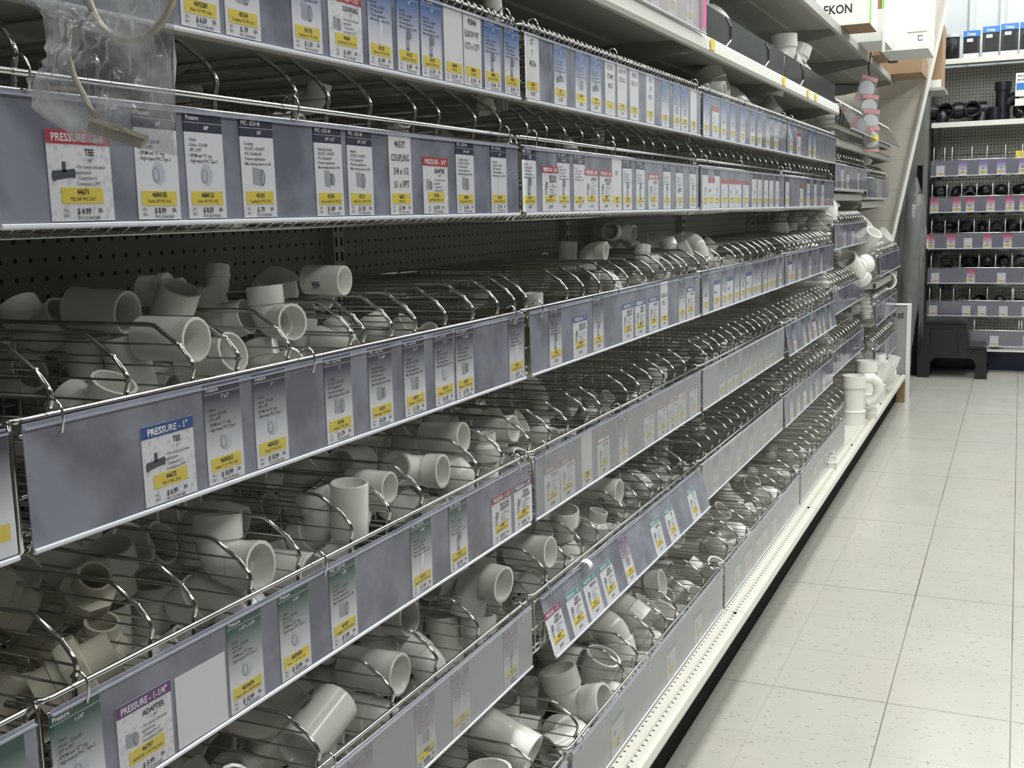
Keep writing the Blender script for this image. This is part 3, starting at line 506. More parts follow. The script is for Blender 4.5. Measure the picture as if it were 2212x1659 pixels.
# ---------------------------------------------------------------- gondola: back panels, uprights, base decks, shelves
for b in range(7):
    y0, y1 = (BAY[b][0]-.01, BAY[b][1]+.01); w = BAYN[b]
    if b == 1: y0 = .60
    if b == 0: y1 = .60
    me = MB().box(-1.235, -1.213, y0, y1, .02, 2.75).mesh('back_panel', 'pegboard')
    put('back_panel', me, cat='pegboard', label=f'grey perforated steel back panel of the {w}')
    mb = MB(); mb.prism([(-1.205, .188), (-.706, .188), (-.700, .176), (-.694, .188), (-.690, .188), (-.690, .182), (-1.205, .180)], y0+.001, y1-.001)
    t = put('base_deck', mb.mesh('base_deck', 'deck_holes'), cat='shelf', label=f'cream base shelf with punched holes under the {w}')
    mb = MB(); mb.prism([(-.690, .190), (-.680, .190), (-.672, .186), (-.666, .174), (-.668, .166), (-.674, .164), (-.676, .168), (-.678, .178), (-.684, .182), (-.690, .182)], y0+.001, y1-.001)
    put('price_channel', mb.mesh('price_channel', 'deck', True, 30), t)
    put('kick_plate', MB().box(-.735, -.730, y0, y1, .0, .18).mesh('kick_plate', 'kick'), t)
ups = [.60, 1.825, 3.03, 4.25, 5.47, 6.69, 7.90]
mb = MB(); mb.box(-1.222, -1.192, -.018, .018, 0.01, 2.75)
for i in range(94):
    z = .1+i*.028
    for s in (-.009, .009): mb.box(-1.193, -1.1905, s-.0018, s+.0018, z, z+.017, 1)
up = mb.mesh('upright_post', ['shelf', 'slot'])
for i, y in enumerate(ups): put('upright_post', up, loc=(0, y, 0), cat='shelf post', label=f'slotted grey shelf upright at the left end of the {BAYN[min(i+1, 6)]}' if i < 6 else 'slotted grey shelf upright beside the block wall', group='slotted uprights')
# shelf (x back to front), lip, two stiffening channels, end brackets
def shelf(b, z, xf, what, ch='shelf', name='metal_shelf', lip=.034):
    y0, y1 = BAY[b][0]-.008, BAY[b][1]+.008
    mb = MB(); mb.box(-1.19, xf-.004, y0, y1, z-.004, z); t = put(name, mb.mesh('shelf_deck', 'shelf'), cat='shelf', label=what)
    mb = MB(); mb.prism([(xf-.004, z), (xf, z-.002), (xf+.002, z-lip), (xf-.012, z-lip-.003), (xf-.012, z-lip), (xf-.002, z-lip+.003)], y0, y1); put('front_lip', mb.mesh('front_lip', ch), t)
    mb = MB()
    for xc in (xf-.10, xf-.27): mb.prism([(xc-.05, z-.004), (xc-.042, z-.009), (xc+.042, z-.009), (xc+.05, z-.004)], y0+.02, y1-.02)
    put('stiffener', mb.mesh('stiffener', 'shelf'), t)
    for yy in (y0+.003, y1-.006):
        put('bracket', MB().prism([(-1.19, z-.004), (xf-.02, z-.004), (xf-.02, z-.035), (-1.12, z-.085), (-1.19, z-.085)], yy, yy+.003).mesh('bracket', 'shelf'), t)
    return t
for b in range(0, 5): shelf(b, 1.545, -.812, f'grey metal shelf carrying the blue-card row in the {BAYN[b]}', lip=.016)
def channel(t, b, z, xf):
    y0, y1 = BAY[b][0]-.008, BAY[b][1]+.008
    mb = MB(); mb.prism([(xf+.002, z+.004), (xf+.010, z+.004), (xf+.016, z-.004), (xf+.018, z-.034), (xf+.010, z-.042), (xf+.006, z-.038), (xf+.008, z-.03), (xf+.004, z-.006)], y0, y1)
    put('price_channel', mb.mesh('price_channel', 'white_trim', True, 30), t)
for b in range(1, 5): channel(shelf(b, 1.79, -.806, f'upper grey shelf with white price channel in the {BAYN[b]}'), b, 1.79, -.806)
for b in range(2, 7): shelf(b, 2.145, -.785, f'topmost grey shelf, above the upper shelf, in the {BAYN[b]}', lip=.04)
for b in (5, 6): shelf(b, 1.646, -.80, f'small grey shelf high up in the {BAYN[b]}'); shelf(b, 1.392 if b == 5 else 1.350, -.83, f'grey shelf below the high shelf in the {BAYN[b]}')
shelf(6, .888, -.74, 'grey shelf behind the slate-card row in the farthest bay')
# ---------------------------------------------------------------- wire baskets
def basket_grid(L, dens, h=.130):
    mb = MB(); n = int(L/dens); B = -DEPTH
    for i in range(n+1):
        y = .012+(L-.024)*i/n
        mb.tube([(-.002, y, -.012), (-.001, y, -h+.022), (-.008, y, -h+.008), (-.024, y, -h), (B+.01, y, -h), (B, y, -h+.01), (B, y, .052)], .0014, 4 if dens > .03 else 5, caps=False)
    for x, z in ((-.10, -h-.003), (-.21, -h-.003), (-.31, -h-.003), (B, -.06), (B, -.105), (B-.002, 0), (-.0045, -.07), (-.0045, -.105), (-.004, -h+.014)): mb.tube([(x, .006, z), (x, L-.006, z)], .0017, 5)
    return mb
def basket_rail(L, h=.130):
    mb = MB(); B = -DEPTH
    mb.tube([(-.03, .002, .0), (-.010, .002, .0), (-.002, .004, 0), (0, .012, 0), (0, L-.012, 0), (-.002, L-.004, 0), (-.010, L-.002, 0), (-.03, L-.002, 0)], .0033, 8)
    mb.tube([(0, .006, -.014), (0, L-.006, -.014)], .0021, 6)
    for y in (.002, L-.002):
        mb.tube([(-.010, y, 0), (-.006, y, -.012), (-.006, y, -h+.01), (-.02, y, -h-.002), (B, y, -h-.002), (B, y, .056)], .0026, 6)
        for z in (-.03, -.06, -.085, -.11): mb.tube([(-.006, y, z), (B, y, z)], .0014, 4, caps=False)
    mb.tube([(B, .002, .056), (B, L-.002, .056)], .003, 6)
    return mb
def divider_mesh(h=.130, up=.062):
    mb = MB(); B = -DEPTH
    path = [(B+.004, 0, up-.002), (B+.03, 0, up), (-.066, 0, up), (-.055, 0, up-.001), (-.047, 0, up-.006), (-.021, 0, up-.023), (-.0085, 0, up-.037), (-.0055, 0, up-.042), (-.0045, 0, up-.048), (-.0085, 0, .003), (-.010, 0, -.008), (-.012, 0, -h+.012), (-.020, 0, -h+.005), (B+.004, 0, -h+.005), (B+.004, 0, up-.002)]
    mb.tube(path, .0027, 8)
    for z, x in ((up-.022, -.021), (up-.046, -.005), (-.006, -.0095), (-.030, -.0085), (-.054, -.0095), (-.078, -.0105), (-.102, -.0115)):
        mb.tube([(x, 0, z), (B+.004, 0, z)], .0014, 5, caps=False)
        mb.tube([(x-.003, 0, z), (x+.002, 0, z)], .0026, 6)
    for x in (-.27,): mb.tube([(x, .001, up), (x, .001, -h+.005)], .0014, 4, caps=False)
    return mb
DM = divider_mesh().mesh('divider', 'chrome', True)
mb = MB(); mb.tube([(-DEPTH+.004, 0, .012), (-.03, 0, .014), (-.012, 0, .012), (-.006, 0, .006), (-.006, 0, -.01), (-.012, 0, -.118), (-.02, 0, -.125), (-DEPTH+.004, 0, -.125), (-DEPTH+.004, 0, .012)], .0027, 8)
for z in (-.01, -.035, -.06, -.085, -.11): mb.tube([(-.007, 0, z), (-DEPTH+.004, 0, z)], .0014, 5)
DLOW = mb.mesh('divider', 'chrome', True)
GM = {}
def basket(row, b, dens=.0245):
    x, z = basket_pose(row, b); y0, y1 = BAY[b]; L = round(y1-y0, 3); k = (L, dens)
    if k not in GM: GM[k] = (basket_grid(L, dens).mesh('wire_grid', 'chrome', True), basket_rail(L).mesh('front_rail', 'chrome', True))
    t = put('wire_basket', None, loc=(x, y0, z), cat='basket', label=f'chrome wire basket of the {ROWN[row]} in the {BAYN[b]}')
    gm = GM[k][0]
    if row == 'A' and b < 5:
        if ('tips', k) not in GM:
            mb = basket_grid(L, dens); n = int(L/.0245)
            for i in range(n+1):
                y = .012+(L-.024)*i/n; mb.tube([(-.002, y, -.013), (.001, y, -.006), (.003, y, .002), (-.002, y, .011), (-.007, y, .006)], .0018, 5)
            GM['tips', k] = mb.mesh('wire_grid', 'chrome', True)
        gm = GM['tips', k]
    put('wire_grid', gm, t); put('front_rail', GM[k][1], t)
    for i, y in enumerate(divs(row, b)):
        d = put('divider', DLOW if row == 'A' and b < 5 else DM, t, loc=(0, y-y0, 0)); d.rotation_euler = (0, 0, random.uniform(-.004, .004))
    if row == 'A': t.scale = (1, 1, .83)
    if row == 'B': t.scale = (1, 1, 1.10)
    pass
    return t
for row in 'ABCDEF':
    for b in range(7):
        if b == 0 and row in 'AF': continue
        if b == 6 and row == 'F': continue
        basket(row, b, .0245 if b < 4 else .031)
# label holders: backing, clear front pocket, bright folded bottom edge, ring hooks over the rail
def ring(y, z0):
    mb = MB(); a = []
    for i in range(11):
        t = math.radians(150-i*27); a.append((.004+.011*math.cos(t)+(.003 if i > 7 else 0), y+.002*i/10, z0-.009+.016*math.sin(t)))
    mb.tube(a, .0013, 6); return mb
def holder(x, z, y0, y1, top, bot, label, tilt=0, back='translucent_vinyl', rings=(.05, .5, .93), pocket='clear_film', gap=.006):
    t = put('label_holder', None, loc=(x+gap, y0, z+top), cat='label holder', label=label); t.rotation_euler = (0, -tilt, 0)
    h = top-bot; L = y1-y0; n = 8
    mb = MB()
    mb.prism([(0, 0), (.0012, 0), (.0012, -h), (0, -h)], 0, L); put('backing', mb.mesh('backing', back), t)
    mb = MB(); vs = []; fs = []
    for i in range(n+1):
        for zz, xx in ((-.004, .0042), (-.02, .0030), (-h*.5, .0034), (-h+.006, .0030)): vs.append((xx+random.uniform(-.0003, .0003), L*i/n, zz))
    for i in range(n):
        for j in range(3): fs.append((i*4+j, (i+1)*4+j, (i+1)*4+j+1, i*4+j+1))
    mb.add(vs, fs); put('clear_pocket', mb.mesh('clear_pocket', pocket, True), t)
    mb = MB(); mb.prism([(-.0004, -h+.003), (.0026, -h+.0035), (.0046, -h+.0025), (.0048, -h+.000), (.003, -h-.0018), (-.0004, -h-.0012)], 0, L); put('bottom_fold', mb.mesh('bottom_fold', 'fold'), t)
    mb = MB(); mb.prism([(.0012, -.004), (.0046, -.0035), (.0046, -.0055), (.0012, -.006)], 0, L); put('top_seam', mb.mesh('top_seam', 'fold_dim'), t)
    for r in rings:
        o = put('ring_hook', ring(0, .008).mesh('ring_hook', 'chrome', True), t, loc=(-gap, L*r, -top if abs(top) < .03 else 0))
    return t
mat('fold', (.66, .68, .74), .2, 0, .7); mat('fold_dim', (.34, .35, .42), .25)
# ---------------------------------------------------------------- price cards
PIC = {}
def picture(mb, kind, y, z, s, x=.0007):
    A, D = 1, 2
    if kind == 'coupling':
        flat(mb, [(y-s*.5, z-s*.42), (y+s*.3, z-s*.5), (y+s*.3, z+s*.34), (y-s*.5, z+s*.46)], x, A); flat(mb, ell(y+s*.3, z-s*.08, s*.22, s*.43), x+.0001, D); flat(mb, ell(y+s*.31, z-s*.09, s*.15, s*.33), x+.0002, A)
    elif kind == 'elbow':
        flat(mb, [(y-s*.34, z-s*.72), (y+s*.12, z-s*.72), (y+s*.14, z-s*.06), (y-s*.32, z-s*.04)], x, A); flat(mb, [(y-s*.30, z-s*.1), (y+s*.12, z-s*.1), (y+s*.36, z+s*.06), (y+s*.36, z+s*.62), (y+s*.02, z+s*.70), (y-s*.24, z+s*.5)], x+.00005, D); flat(mb, ell(y-s*.11, z-s*.70, s*.23, s*.12), x+.0001, D); flat(mb, ell(y+s*.36, z+s*.34, s*.16, s*.30), x+.0001, A)
    elif kind == 'bend':
        flat(mb, [(y-s*.3, z-s*.75), (y+s*.02, z-s*.8), (y+s*.14, z-s*.2), (y+s*.3, z+s*.3), (y+s*.1, z+s*.78), (y-s*.12, z+s*.66), (y-s*.06, z+s*.2), (y-s*.24, z-s*.25)], x, D)
    elif kind == 'union':
        flat(mb, ell(y+s*.08, z-s*.02, s*.42, s*.55, .2, 8), x, A); flat(mb, ell(y-s*.12, z-s*.1, s*.24, s*.36, .1), x+.0001, D); flat(mb, ell(y-s*.14, z-s*.1, s*.14, s*.24, .1), x+.0002, A)
    elif kind == 'adapter':
        flat(mb, [(y-s*.5, z-s*.42), (y+s*.05, z-s*.5), (y+s*.05, z+s*.42), (y-s*.5, z+s*.46)], x, A); flat(mb, [(y+s*.05, z-s*.36), (y+s*.42, z-s*.38), (y+s*.42, z+s*.26), (y+s*.05, z+s*.3)], x, D); flat(mb, ell(y+s*.42, z-s*.06, s*.14, s*.33), x+.0001, A)
    elif kind == 'tee':
        flat(mb, [(y-s*.75, z-s*.34), (y+s*.6, z-s*.16), (y+s*.6, z+s*.28), (y-s*.75, z+s*.16)], x, D); flat(mb, [(y-s*.14, z+s*.1), (y+s*.12, z+s*.1), (y+s*.12, z+s*.66), (y-s*.14, z+s*.66)], x, D); flat(mb, ell(y+s*.64, z+s*.04, s*.15, s*.27), x+.0001, A); flat(mb, ell(y-s*.74, z-s*.1, s*.16, s*.3), x+.0001, D)
BUL = {'s': ['SOCKET x SOCKET', 'PVC Schedule 40', 'Pressure applications', 'Max working pressure of 140'], 'u': ['Union - SCH 80', 'FPT x FPT', 'EPDM seal "O" ring', 'High-impact PVC Type 2']}
CW, CH, PW, PH = .062, .111, .078, .083
STK = MB().box(0, .0005, -.0255, .0255, 0, .0145).mesh('price_sticker', 'yellow')
STF = STK
def card(row, y, kind, band, hx, hz, b, idx, head='PVC - SCH 40', size='', num='', price='', pic='coupling', title='', bul='s', lod=0, tilt=0, label=None, group=None, zb=0, hand=()):
    tall = kind == 'g'; w = CW if kind in 'gh' else PW; h = CH if kind in 'ghw' else PH
    if kind == 'w': w, h = .082, .080
    mname = 'tall_'+band if tall else 'drop_card' if kind == 'p' else 'card' if kind == 'w' else 'paper'
    key = ('card', mname, w)
    if key not in GM: GM[key] = MB().box(-.0004, .0004, -w/2, w/2, 0, h).mesh('price_card', mname)
    cols = {'navy': 'navy', 'blue': 'blue', 'slate': 'slate', 'green': 'green', 'purple': 'purple'}
    t = put('price_card', GM[key], loc=(hx, y, hz+zb), cat='price card', label=label, group=group)
    t.rotation_euler = (random.uniform(-.008, .008)+tilt, 0, 0)
    if kind == 'w': return t
    zs = .0145+(.002 if kind == 'p' else 0)
    stk = None
    if lod < 2: stk = put('price_sticker', STK, t, loc=(.0004, 0, zs+random.uniform(-.0006, .0006)))
    if kind == 'p':
        bk = ('band', band)
        if bk not in GM: GM[bk] = MB().box(0, .0005, -PW/2, PW/2, PH-.0125, PH).mesh('header_band', 'band_'+band)
        put('header_band', GM[bk], t, loc=(.0004, 0, 0))
    if lod >= 2:
        key = ('far', kind, pic)
        if key not in GM:
            mb = MB(); flat(mb, [(-w*.4, zs), (w*.4, zs), (w*.4, zs+.015), (-w*.4, zs+.015)], .0006, 0)
            if kind != 'h': picture(mb, pic, 0 if tall else -.018, .048, .017 if tall else .015)
            for i in range(2): text(mb, '43170', 0, zs+.008-i*.012, .005, .0009, bold=True, mi=3)
            GM[key] = mb.mesh('printed_face', ['yellow', 'pic', 'pic_dark', 'ink'])
        put('printed_face', GM[key], t); return t
    mb = MB()
    x = .0011
    text(mb, num, 0, zs+.0078, .0052, x, bold=True, maxw=.03); text(mb, f'{title or pic.upper()} {size} PVC SOC'.replace('|', ' '), 0, zs+.0022, .0034, x, maxw=.044)
    if mb.v and stk: put('sticker_lettering', mb.mesh('sticker_lettering', 'ink'), stk, loc=(-.0004, 0, -stk.location.z))
    mb = MB()
    text(mb, '$ '+price, 0, .0062, .0056, x, bold=True); 
    if lod == 0:
        text(mb, 'PLU', -.022, .0085, .003, x); text(mb, 'EA', .021, .0075, .004, x, bold=True); text(mb, 'SKU', -.022, .0035, .003, x); text(mb, 'PVC 02104 0600', .006, .001, .0034, x, maxw=.03)
    if tall and lod <= 1:
        for i, s in enumerate([title.capitalize() or pic.capitalize()]+BUL[bul]): text(mb, '- '+s, -.026, .0815-i*.0056, .0037, x-.0004, 'l', maxw=.050)
    if kind == 'p':
        ls = title.split('|')
        for i, s in enumerate(ls): text(mb, s, .012, .0605-i*.0075, .0062, x, bold=True, maxw=.045)
        text(mb, size, .012, .0545-(len(ls)-1)*.0075, .0035, x)
        for i, s in enumerate(['- For use in cold water', '  applications', '- Connection 1', '  Connection 2 FPT']): text(mb, s, -.006, .0485-i*.0052-(len(ls)-1)*.004, .0034, x, 'l', maxw=.04)
    (put('printed_lettering', mb.mesh('printed_lettering', 'ink'), t) if mb.v else None)
    if hand:
        mb = MB()
        for i, s in enumerate(hand): text(mb, s, random.uniform(-.003, .003), h-.018-i*.0185, .010, x, maxw=.050, rot=random.uniform(-.05, .05))
        put('handwriting', mb.mesh('handwriting', 'hand'), t)
    if tall:
        mb = MB(); text(mb, head, -.028, .1035, .0050, x, 'l', bold=True, maxw=.035); text(mb, size, .004, .0940, .0042, x, bold=True, maxw=.03)
        flat(mb, [(-w/2, .1005), (w/2, .1005), (w/2, .1010), (-w/2, .1010)], .0005); put('header_lettering', mb.mesh('header_lettering', 'ink_white'), t)
    if kind == 'p':
        mb = MB(); text(mb, 'PRESSURE - '+size, 0, PH-.0100, .0072, x, bold=True, sx=1, maxw=.066); put('header_lettering', mb.mesh('header_lettering', 'ink_white'), t)
    if pic and kind != 'h':
        key = ('pic', kind, pic, band)
        if key not in GM:
            mb = MB(); picture(mb, pic, 0 if tall else -.020, .047 if tall else .043, .022 if tall else .017)
            dk = ('pic_slate', 'pic_slate') if (kind == 'p' and pic == 'tee') else ('pic', 'pic_dark') if pic != 'union' else ('pic_pale', 'pic')
            GM[key] = mb.mesh('printed_picture', ['card', dk[0], dk[1]])
        put('printed_picture', GM[key], t)
    return t
# near cards: (y centre, kind, band, number, size, price, picture, title)
CARDS = {
 ('A', 1): [(.979, 'g', 'blue', '4693289', '1/2"', '6.59', 'union', 'Union'), (1.051, 'g', 'blue', '43104', '1/2"', '.79', 'coupling', 'Coupling'), (1.176, 'g', 'blue', '43118', '1/2"', '1.39', 'coupling', 'Coupling'), (1.262, 'p', 'red', '44664', '1/2"', '1.99', 'coupling', 'COUPLING'),
            (1.348, 'g', 'blue', '43129', '1/2"', '1.99', 'bend', 'Elbow 45'), (1.424, 'g', 'blue', '43132', '1/2"', '.89', 'elbow', 'Elbow 90'), (1.493, 'g', 'blue', '43157', '1/2"', '1.79', 'elbow', 'Elbow 90'), (1.564, 'h', '', '45848', '', '1.79', '', ''), (1.629, 'h', '', '45844', '', '1.29', '', '', ('45844', 'ELBOW 90°', '1/2"S x 1/2"F')),
            (1.703, 'g', 'blue', '46835', '1/2"', '1.49', 'elbow', 'Elbow'), (1.780, 'g', 'blue', '46376', '1/2"', '2.09', 'elbow', 'Elbow')],
 ('A', 2): [(1.868, 'h', '', '45786', '', '1.59', '', '', ('1/2"', 'T', '45786')), (2.0, 'g', 'blue', '43172', '1/2"', '1.59', 'tee', 'Tee'), (2.109, 'g', 'blue', '43185', '1/2"', '.99', 'coupling', 'Cap'), (2.194, 'g', 'blue', '43190', '1/2"', '2.19', 'tee', 'Cross'), (2.281, 'h', '', '', '', '', '', '', ('1/2"SOC', '1/2"MPT', '45227')), (2.36, 'h', '', '46841', '', '1.19', '', '', ('BUSH 3/4', '1/2"X1/2')),
            (2.444, 'h', '', '45816', '', '.99', '', '', ('3/4X1/2', 'SOC X S')), (2.563, 'h', '', '45775', '', '1.09', '', '', ('45775', '1/2"', 'PLUG')), (2.685, 'g', 'blue', '43210', '1/2"', '.99', 'bend', 'Plug'), (2.786, 'g', 'blue', '43214', '1/2"', '1.19', 'coupling', 'Adapter'), (2.86, 'g', 'blue', '43219', '1/2"', '1.29', 'coupling', 'Adapter'), (2.945, 'h', '', '45790', '', '1.39', '', '')],
 ('B', 1): [(.80, 'p', 'red', '44671', '3/4"', '4.99', 'tee', 'TEE'), (.903, 'g', 'navy', '4684105', '3/4"', '8.99', 'union', 'Union'), (.978, 'g', 'navy', '4684121', '3/4"', '8.59', 'union', 'Union'), (1.071, 'g', 'navy', '43103', '3/4"', '.79', 'coupling', 'Coupling'), (1.217, 'g', 'navy', '42334', '3/4" x 1/2"', '1.89', 'adapter', 'Reducing coupling'), (1.291, 'g', 'navy', '43111', '3/4" x 3/4"', '1.29', 'coupling', 'Adapter'),
            (1.398, 'h', '', '46531', '', '1.99', '', '', ('4653T', 'COUPLING', '3/4 x 1/2', 'S1 x FPT')), (1.502, 'p', 'red', '47138', '3/4"', '1.79', 'adapter', 'ADAPTER'), (1.602, 'g', 'navy', '46835', '3/4" x 3/4"', '1.49', 'coupling', 'Coupling, threaded'), (1.728, 'g', 'navy', '43130', '3/4"', '1.79', 'bend', 'Elbow 45')],
 ('B', 2): [(1.857, 'g', 'navy', '43134', '3/4"', '.99', 'elbow', 'Elbow 90'), (1.955, 'p', 'red', '43235', '3/4"', '2.79', 'elbow', 'REDUCING|ELBOW 90'), (2.023, 'g', 'navy', '43143', '3/4" x 1/2"', '1.99', 'elbow', 'Elbow 90'), (2.108, 'g', 'navy', '43156', '3/4" x 1/2"', '1.99', 'bend', 'Elbow'), (2.176, 'p', 'red', '43241', '3/4"', '1.39', 'elbow', 'ADAPTER'), (2.264, 'p', 'red', '43250', '3/4"', '2.49', 'elbow', 'ELBOW SIDE|OUTLET'), (2.335, 'h', '', '46372', '', '1.29', '', '', ('', '3/4"')),
            (2.409, 'g', 'navy', '46843', '3/4"', '1.09', 'elbow', 'Elbow'), (2.502, 'g', 'navy', '46851', '3/4"', '1.79', 'elbow', 'Elbow'), (2.603, 'p', 'red', '46377', '3/4"', '2.29', 'elbow', 'ADAPTER'), (2.717, 'g', 'navy', '43174', '3/4"', '.99', 'elbow', 'Tee'), (2.83, 'g', 'navy', '43178', '3/4"', '2.19', 'tee', 'Tee'), (2.958, 'g', 'navy', '43182', '3/4"', '1.89', 'elbow', 'Tee')],
 ('C', 1): [(.886, 'p', 'deepblue', '44672', '1"', '6.99', 'tee', 'TEE'), (.976, 'g', 'slate', '4684263', '1" x 1"', '10.99', 'union', 'Union'), (1.062, 'g', 'slate', '4684232', '1"', '10.99', 'union', 'Union'), (1.208, 'g', 'slate', '43106', '1"', '1.79', 'coupling', 'Coupling'), (1.313, 'g', 'slate', '42337', '1" x 3/4"', '2.29', 'adapter', 'Reducing coupling'), (1.409, 'g', 'slate', '42332', '1" x 1"', '1.29', 'coupling', 'Coupling'),
            (1.502, 'g', 'slate', '43113', '1" x 1"', '1.29', 'union', 'Adapter'), (1.572, 'g', 'slate', '42323', '1" x 3/4"', '1.29', 'adapter', 'Adapter'), (1.774, 'g', 'slate', '43131', '1"', '2.29', 'bend', 'Elbow 45')],
 ('C', 2): [(1.957, 'g', 'slate', '43135', '1"', '1.39', 'elbow', 'Elbow 90'), (2.088, 'p', 'deepblue', '43238', '1"', '2.99', 'elbow', 'REDUCING|ELBOW 90'), (2.196, 'g', 'slate', '43149', '1"', '2.79', 'elbow', 'Elbow 90'), (2.39, 'p', 'deepblue', '43244', '1"', '3.29', 'elbow', 'REDUCING|ELBOW 90'), (2.482, 'p', 'deepblue', '43247', '1"', '2.49', 'elbow', 'STREET|ELBOW'), (2.586, 'p', 'deepblue', '46380', '1"', '2.19', 'elbow', 'ADAPTER'), (2.675, 'h', '', '46381', '', '1.99', '', '', ('', 'REDUCING', 'TEE 1"')), (2.838, 'g', 'slate', '43176', '1"', '1.79', 'bend', 'Tee'), (2.922, 'p', 'deepblue', '43253', '1"', '2.09', 'elbow', 'ADAPTER')],
 ('D', 1): [(.732, 'g', 'green', '4693461', '1-1/4"', '12.99', 'union', 'Union'), (.82, 'p', 'violet', '46797', '1-1/4"', '3.99', 'coupling', 'ADAPTER'), (.907, 'w', '', '', '', '', '', ''), (.985, 'g', 'green', '4693479', '1-1/4" x 1-1/4"', '12.99', 'union', 'Union'), (1.082, 'g', 'green', '4693420', '1-1/4"', '12.99', 'union', 'Union'), (1.192, 'g', 'green', '43107', '1-1/4"', '1.99', 'coupling', 'Coupling'), (1.405, 'g', 'green', '43133', '1-1/4"', '1.99', 'bend', 'Elbow 45'), (1.527, 'g', 'green', '43137', '1-1/4"', '1.99', 'elbow', 'Elbow 90'), (1.69, 'p', 'maroon', '43248', '1-1/4"', '3.79', 'elbow', 'REDUCING|ELBOW 90'), (1.782, 'p', 'violet', '43251', '1-1/4"', '5.99', 'elbow', 'REPAIR|COUPLING')],
 ('D', 2): [(1.92, 'p', 'maroon', '43236', '1-1/4"', '3.29', 'elbow', 'ELBOW 90'), (2.002, 'p', 'maroon', '43239', '1-1/4"', '3.49', 'elbow', 'ELBOW 90'), (2.11, 'h', '', '45720', '', '2.79', '', ''), (2.212, 'p', 'maroon', '43242', '1-1/4"', '3.99', 'elbow', 'ADAPTER'), (2.346, 'g', 'green', '43177', '1-1/4"', '2.49', 'elbow', 'Tee'), (2.537, 'p', 'maroon', '43246', '1-1/4"', '4.29', 'elbow', 'ADAPTER'), (2.648, 'p', 'maroon', '43249', '1-1/4"', '3.19', 'elbow', 'PLUG'), (2.737, 'p', 'red', '43252', '1-1/4"', '3.09', 'elbow', 'TEE'), (2.825, 'p', 'maroon', '43255', '1-1/4"', '4.19', 'elbow', 'CAP'), (2.943, 'p', 'violet', '43258', '1-1/4"', '4.59', 'elbow', 'TEE')],
 ('E', 1): [(1.217, 'g', 'purple', '43108', '1-1/2"', '2.29', 'coupling', 'Coupling'), (1.40, 'g', 'purple', '43115', '1-1/2"', '2.59', 'coupling', 'Adapter'), (1.52, 'g', 'purple', '43136', '1-1/2"', '2.99', 'bend', 'Elbow 45'), (1.718, 'g', 'purple', '43139', '1-1/2"', '2.79', 'elbow', 'Elbow 90')],
 ('E', 2): [(1.89, 'p', 'maroon', '43261', '1-1/2"', '4.99', 'elbow', 'STREET|ELBOW 90'), (1.995, 'p', 'teal', '43264', '1-1/2"', '4.29', 'elbow', 'STREET|ELBOW 90'), (2.09, 'p', 'teal', '43267', '1-1/2"', '4.49', 'elbow', 'ELBOW 90'), (2.19, 'p', 'teal', '43270', '1-1/2"', '4.79', 'elbow', 'STREET|ELBOW 90'), (2.32, 'g', 'purple', '43179', '1-1/2"', '3.29', 'coupling', 'Tee'), (2.55, 'p', 'teal', '43273', '1-1/2"', '3.79', 'elbow', 'ADAPTER'), (2.67, 'p', 'teal', '43276', '1-1/2"', '3.99', 'elbow', 'TEE'), (2.88, 'p', 'teal', '43279', '1-1/2"', '4.19', 'elbow', 'CAP')],
}
FARC = {('A', 3): [3.078, 3.18, 3.275, 3.39, 3.52, 3.661, 3.77, 3.905, 4.044], ('A', 4): [4.33, 4.49, 4.74, 4.86], ('B', 3): [3.09, 3.157, 3.222, 3.313, 3.409, 3.492, 3.598, 3.722, 3.806, 3.911, 4.0, 4.107], ('B', 4): [4.30, 4.60, 4.756, 4.93, 5.126],
        ('C', 3): [3.082, 3.209, 3.301, 3.371, 3.461, 3.545, 3.632, 3.721, 3.789, 3.892, 3.968, 4.041, 4.16], ('C', 4): [4.35, 4.43, 4.56, 4.80, 5.1], ('D', 3): [3.262, 3.362, 3.449, 3.57, 3.652, 3.728, 3.82, 3.91, 3.98, 4.06], ('D', 4): [4.4, 4.62, 4.75, 4.87, 5.0, 5.12, 5.3],
        ('E', 3): [3.2, 3.35, 3.5, 3.68, 3.9, 4.1], ('E', 4): [4.4, 4.55, 4.7, 4.85, 5.0, 5.2], ('F', 2): [2.1, 2.5, 2.75], ('F', 3): [3.2, 3.35, 3.5, 3.6, 3.75], ('F', 4): [4.6, 4.75, 4.9], ('F', 1): [1.5], ('B', 5): [5.7, 5.9, 6.3], ('C', 5): [5.8, 6.1], ('E', 0): [.55], ('C', 0): [.655], ('B', 0): [.652], ('D', 0): [.64]}
RB = {'A': 'blue', 'B': 'navy', 'C': 'slate', 'D': 'green', 'E': 'purple', 'F': 'purple'}
PB = {'A': 'red', 'B': 'red', 'C': 'deepblue', 'D': 'maroon', 'E': 'teal', 'F': 'teal'}
TILT = {('E', 2): .26, ('D', 4): .14, ('E', 4): .05, ('C', 6): .05, ('A', 5): .5, ('A', 6): .5}
BN = {'navy': 'navy', 'blue': 'blue', 'slate': 'slate', 'green': 'green', 'purple': 'purple', 'red': 'red', 'deepblue': 'blue', 'violet': 'violet', 'maroon': 'maroon', 'teal': 'teal', '': ''}
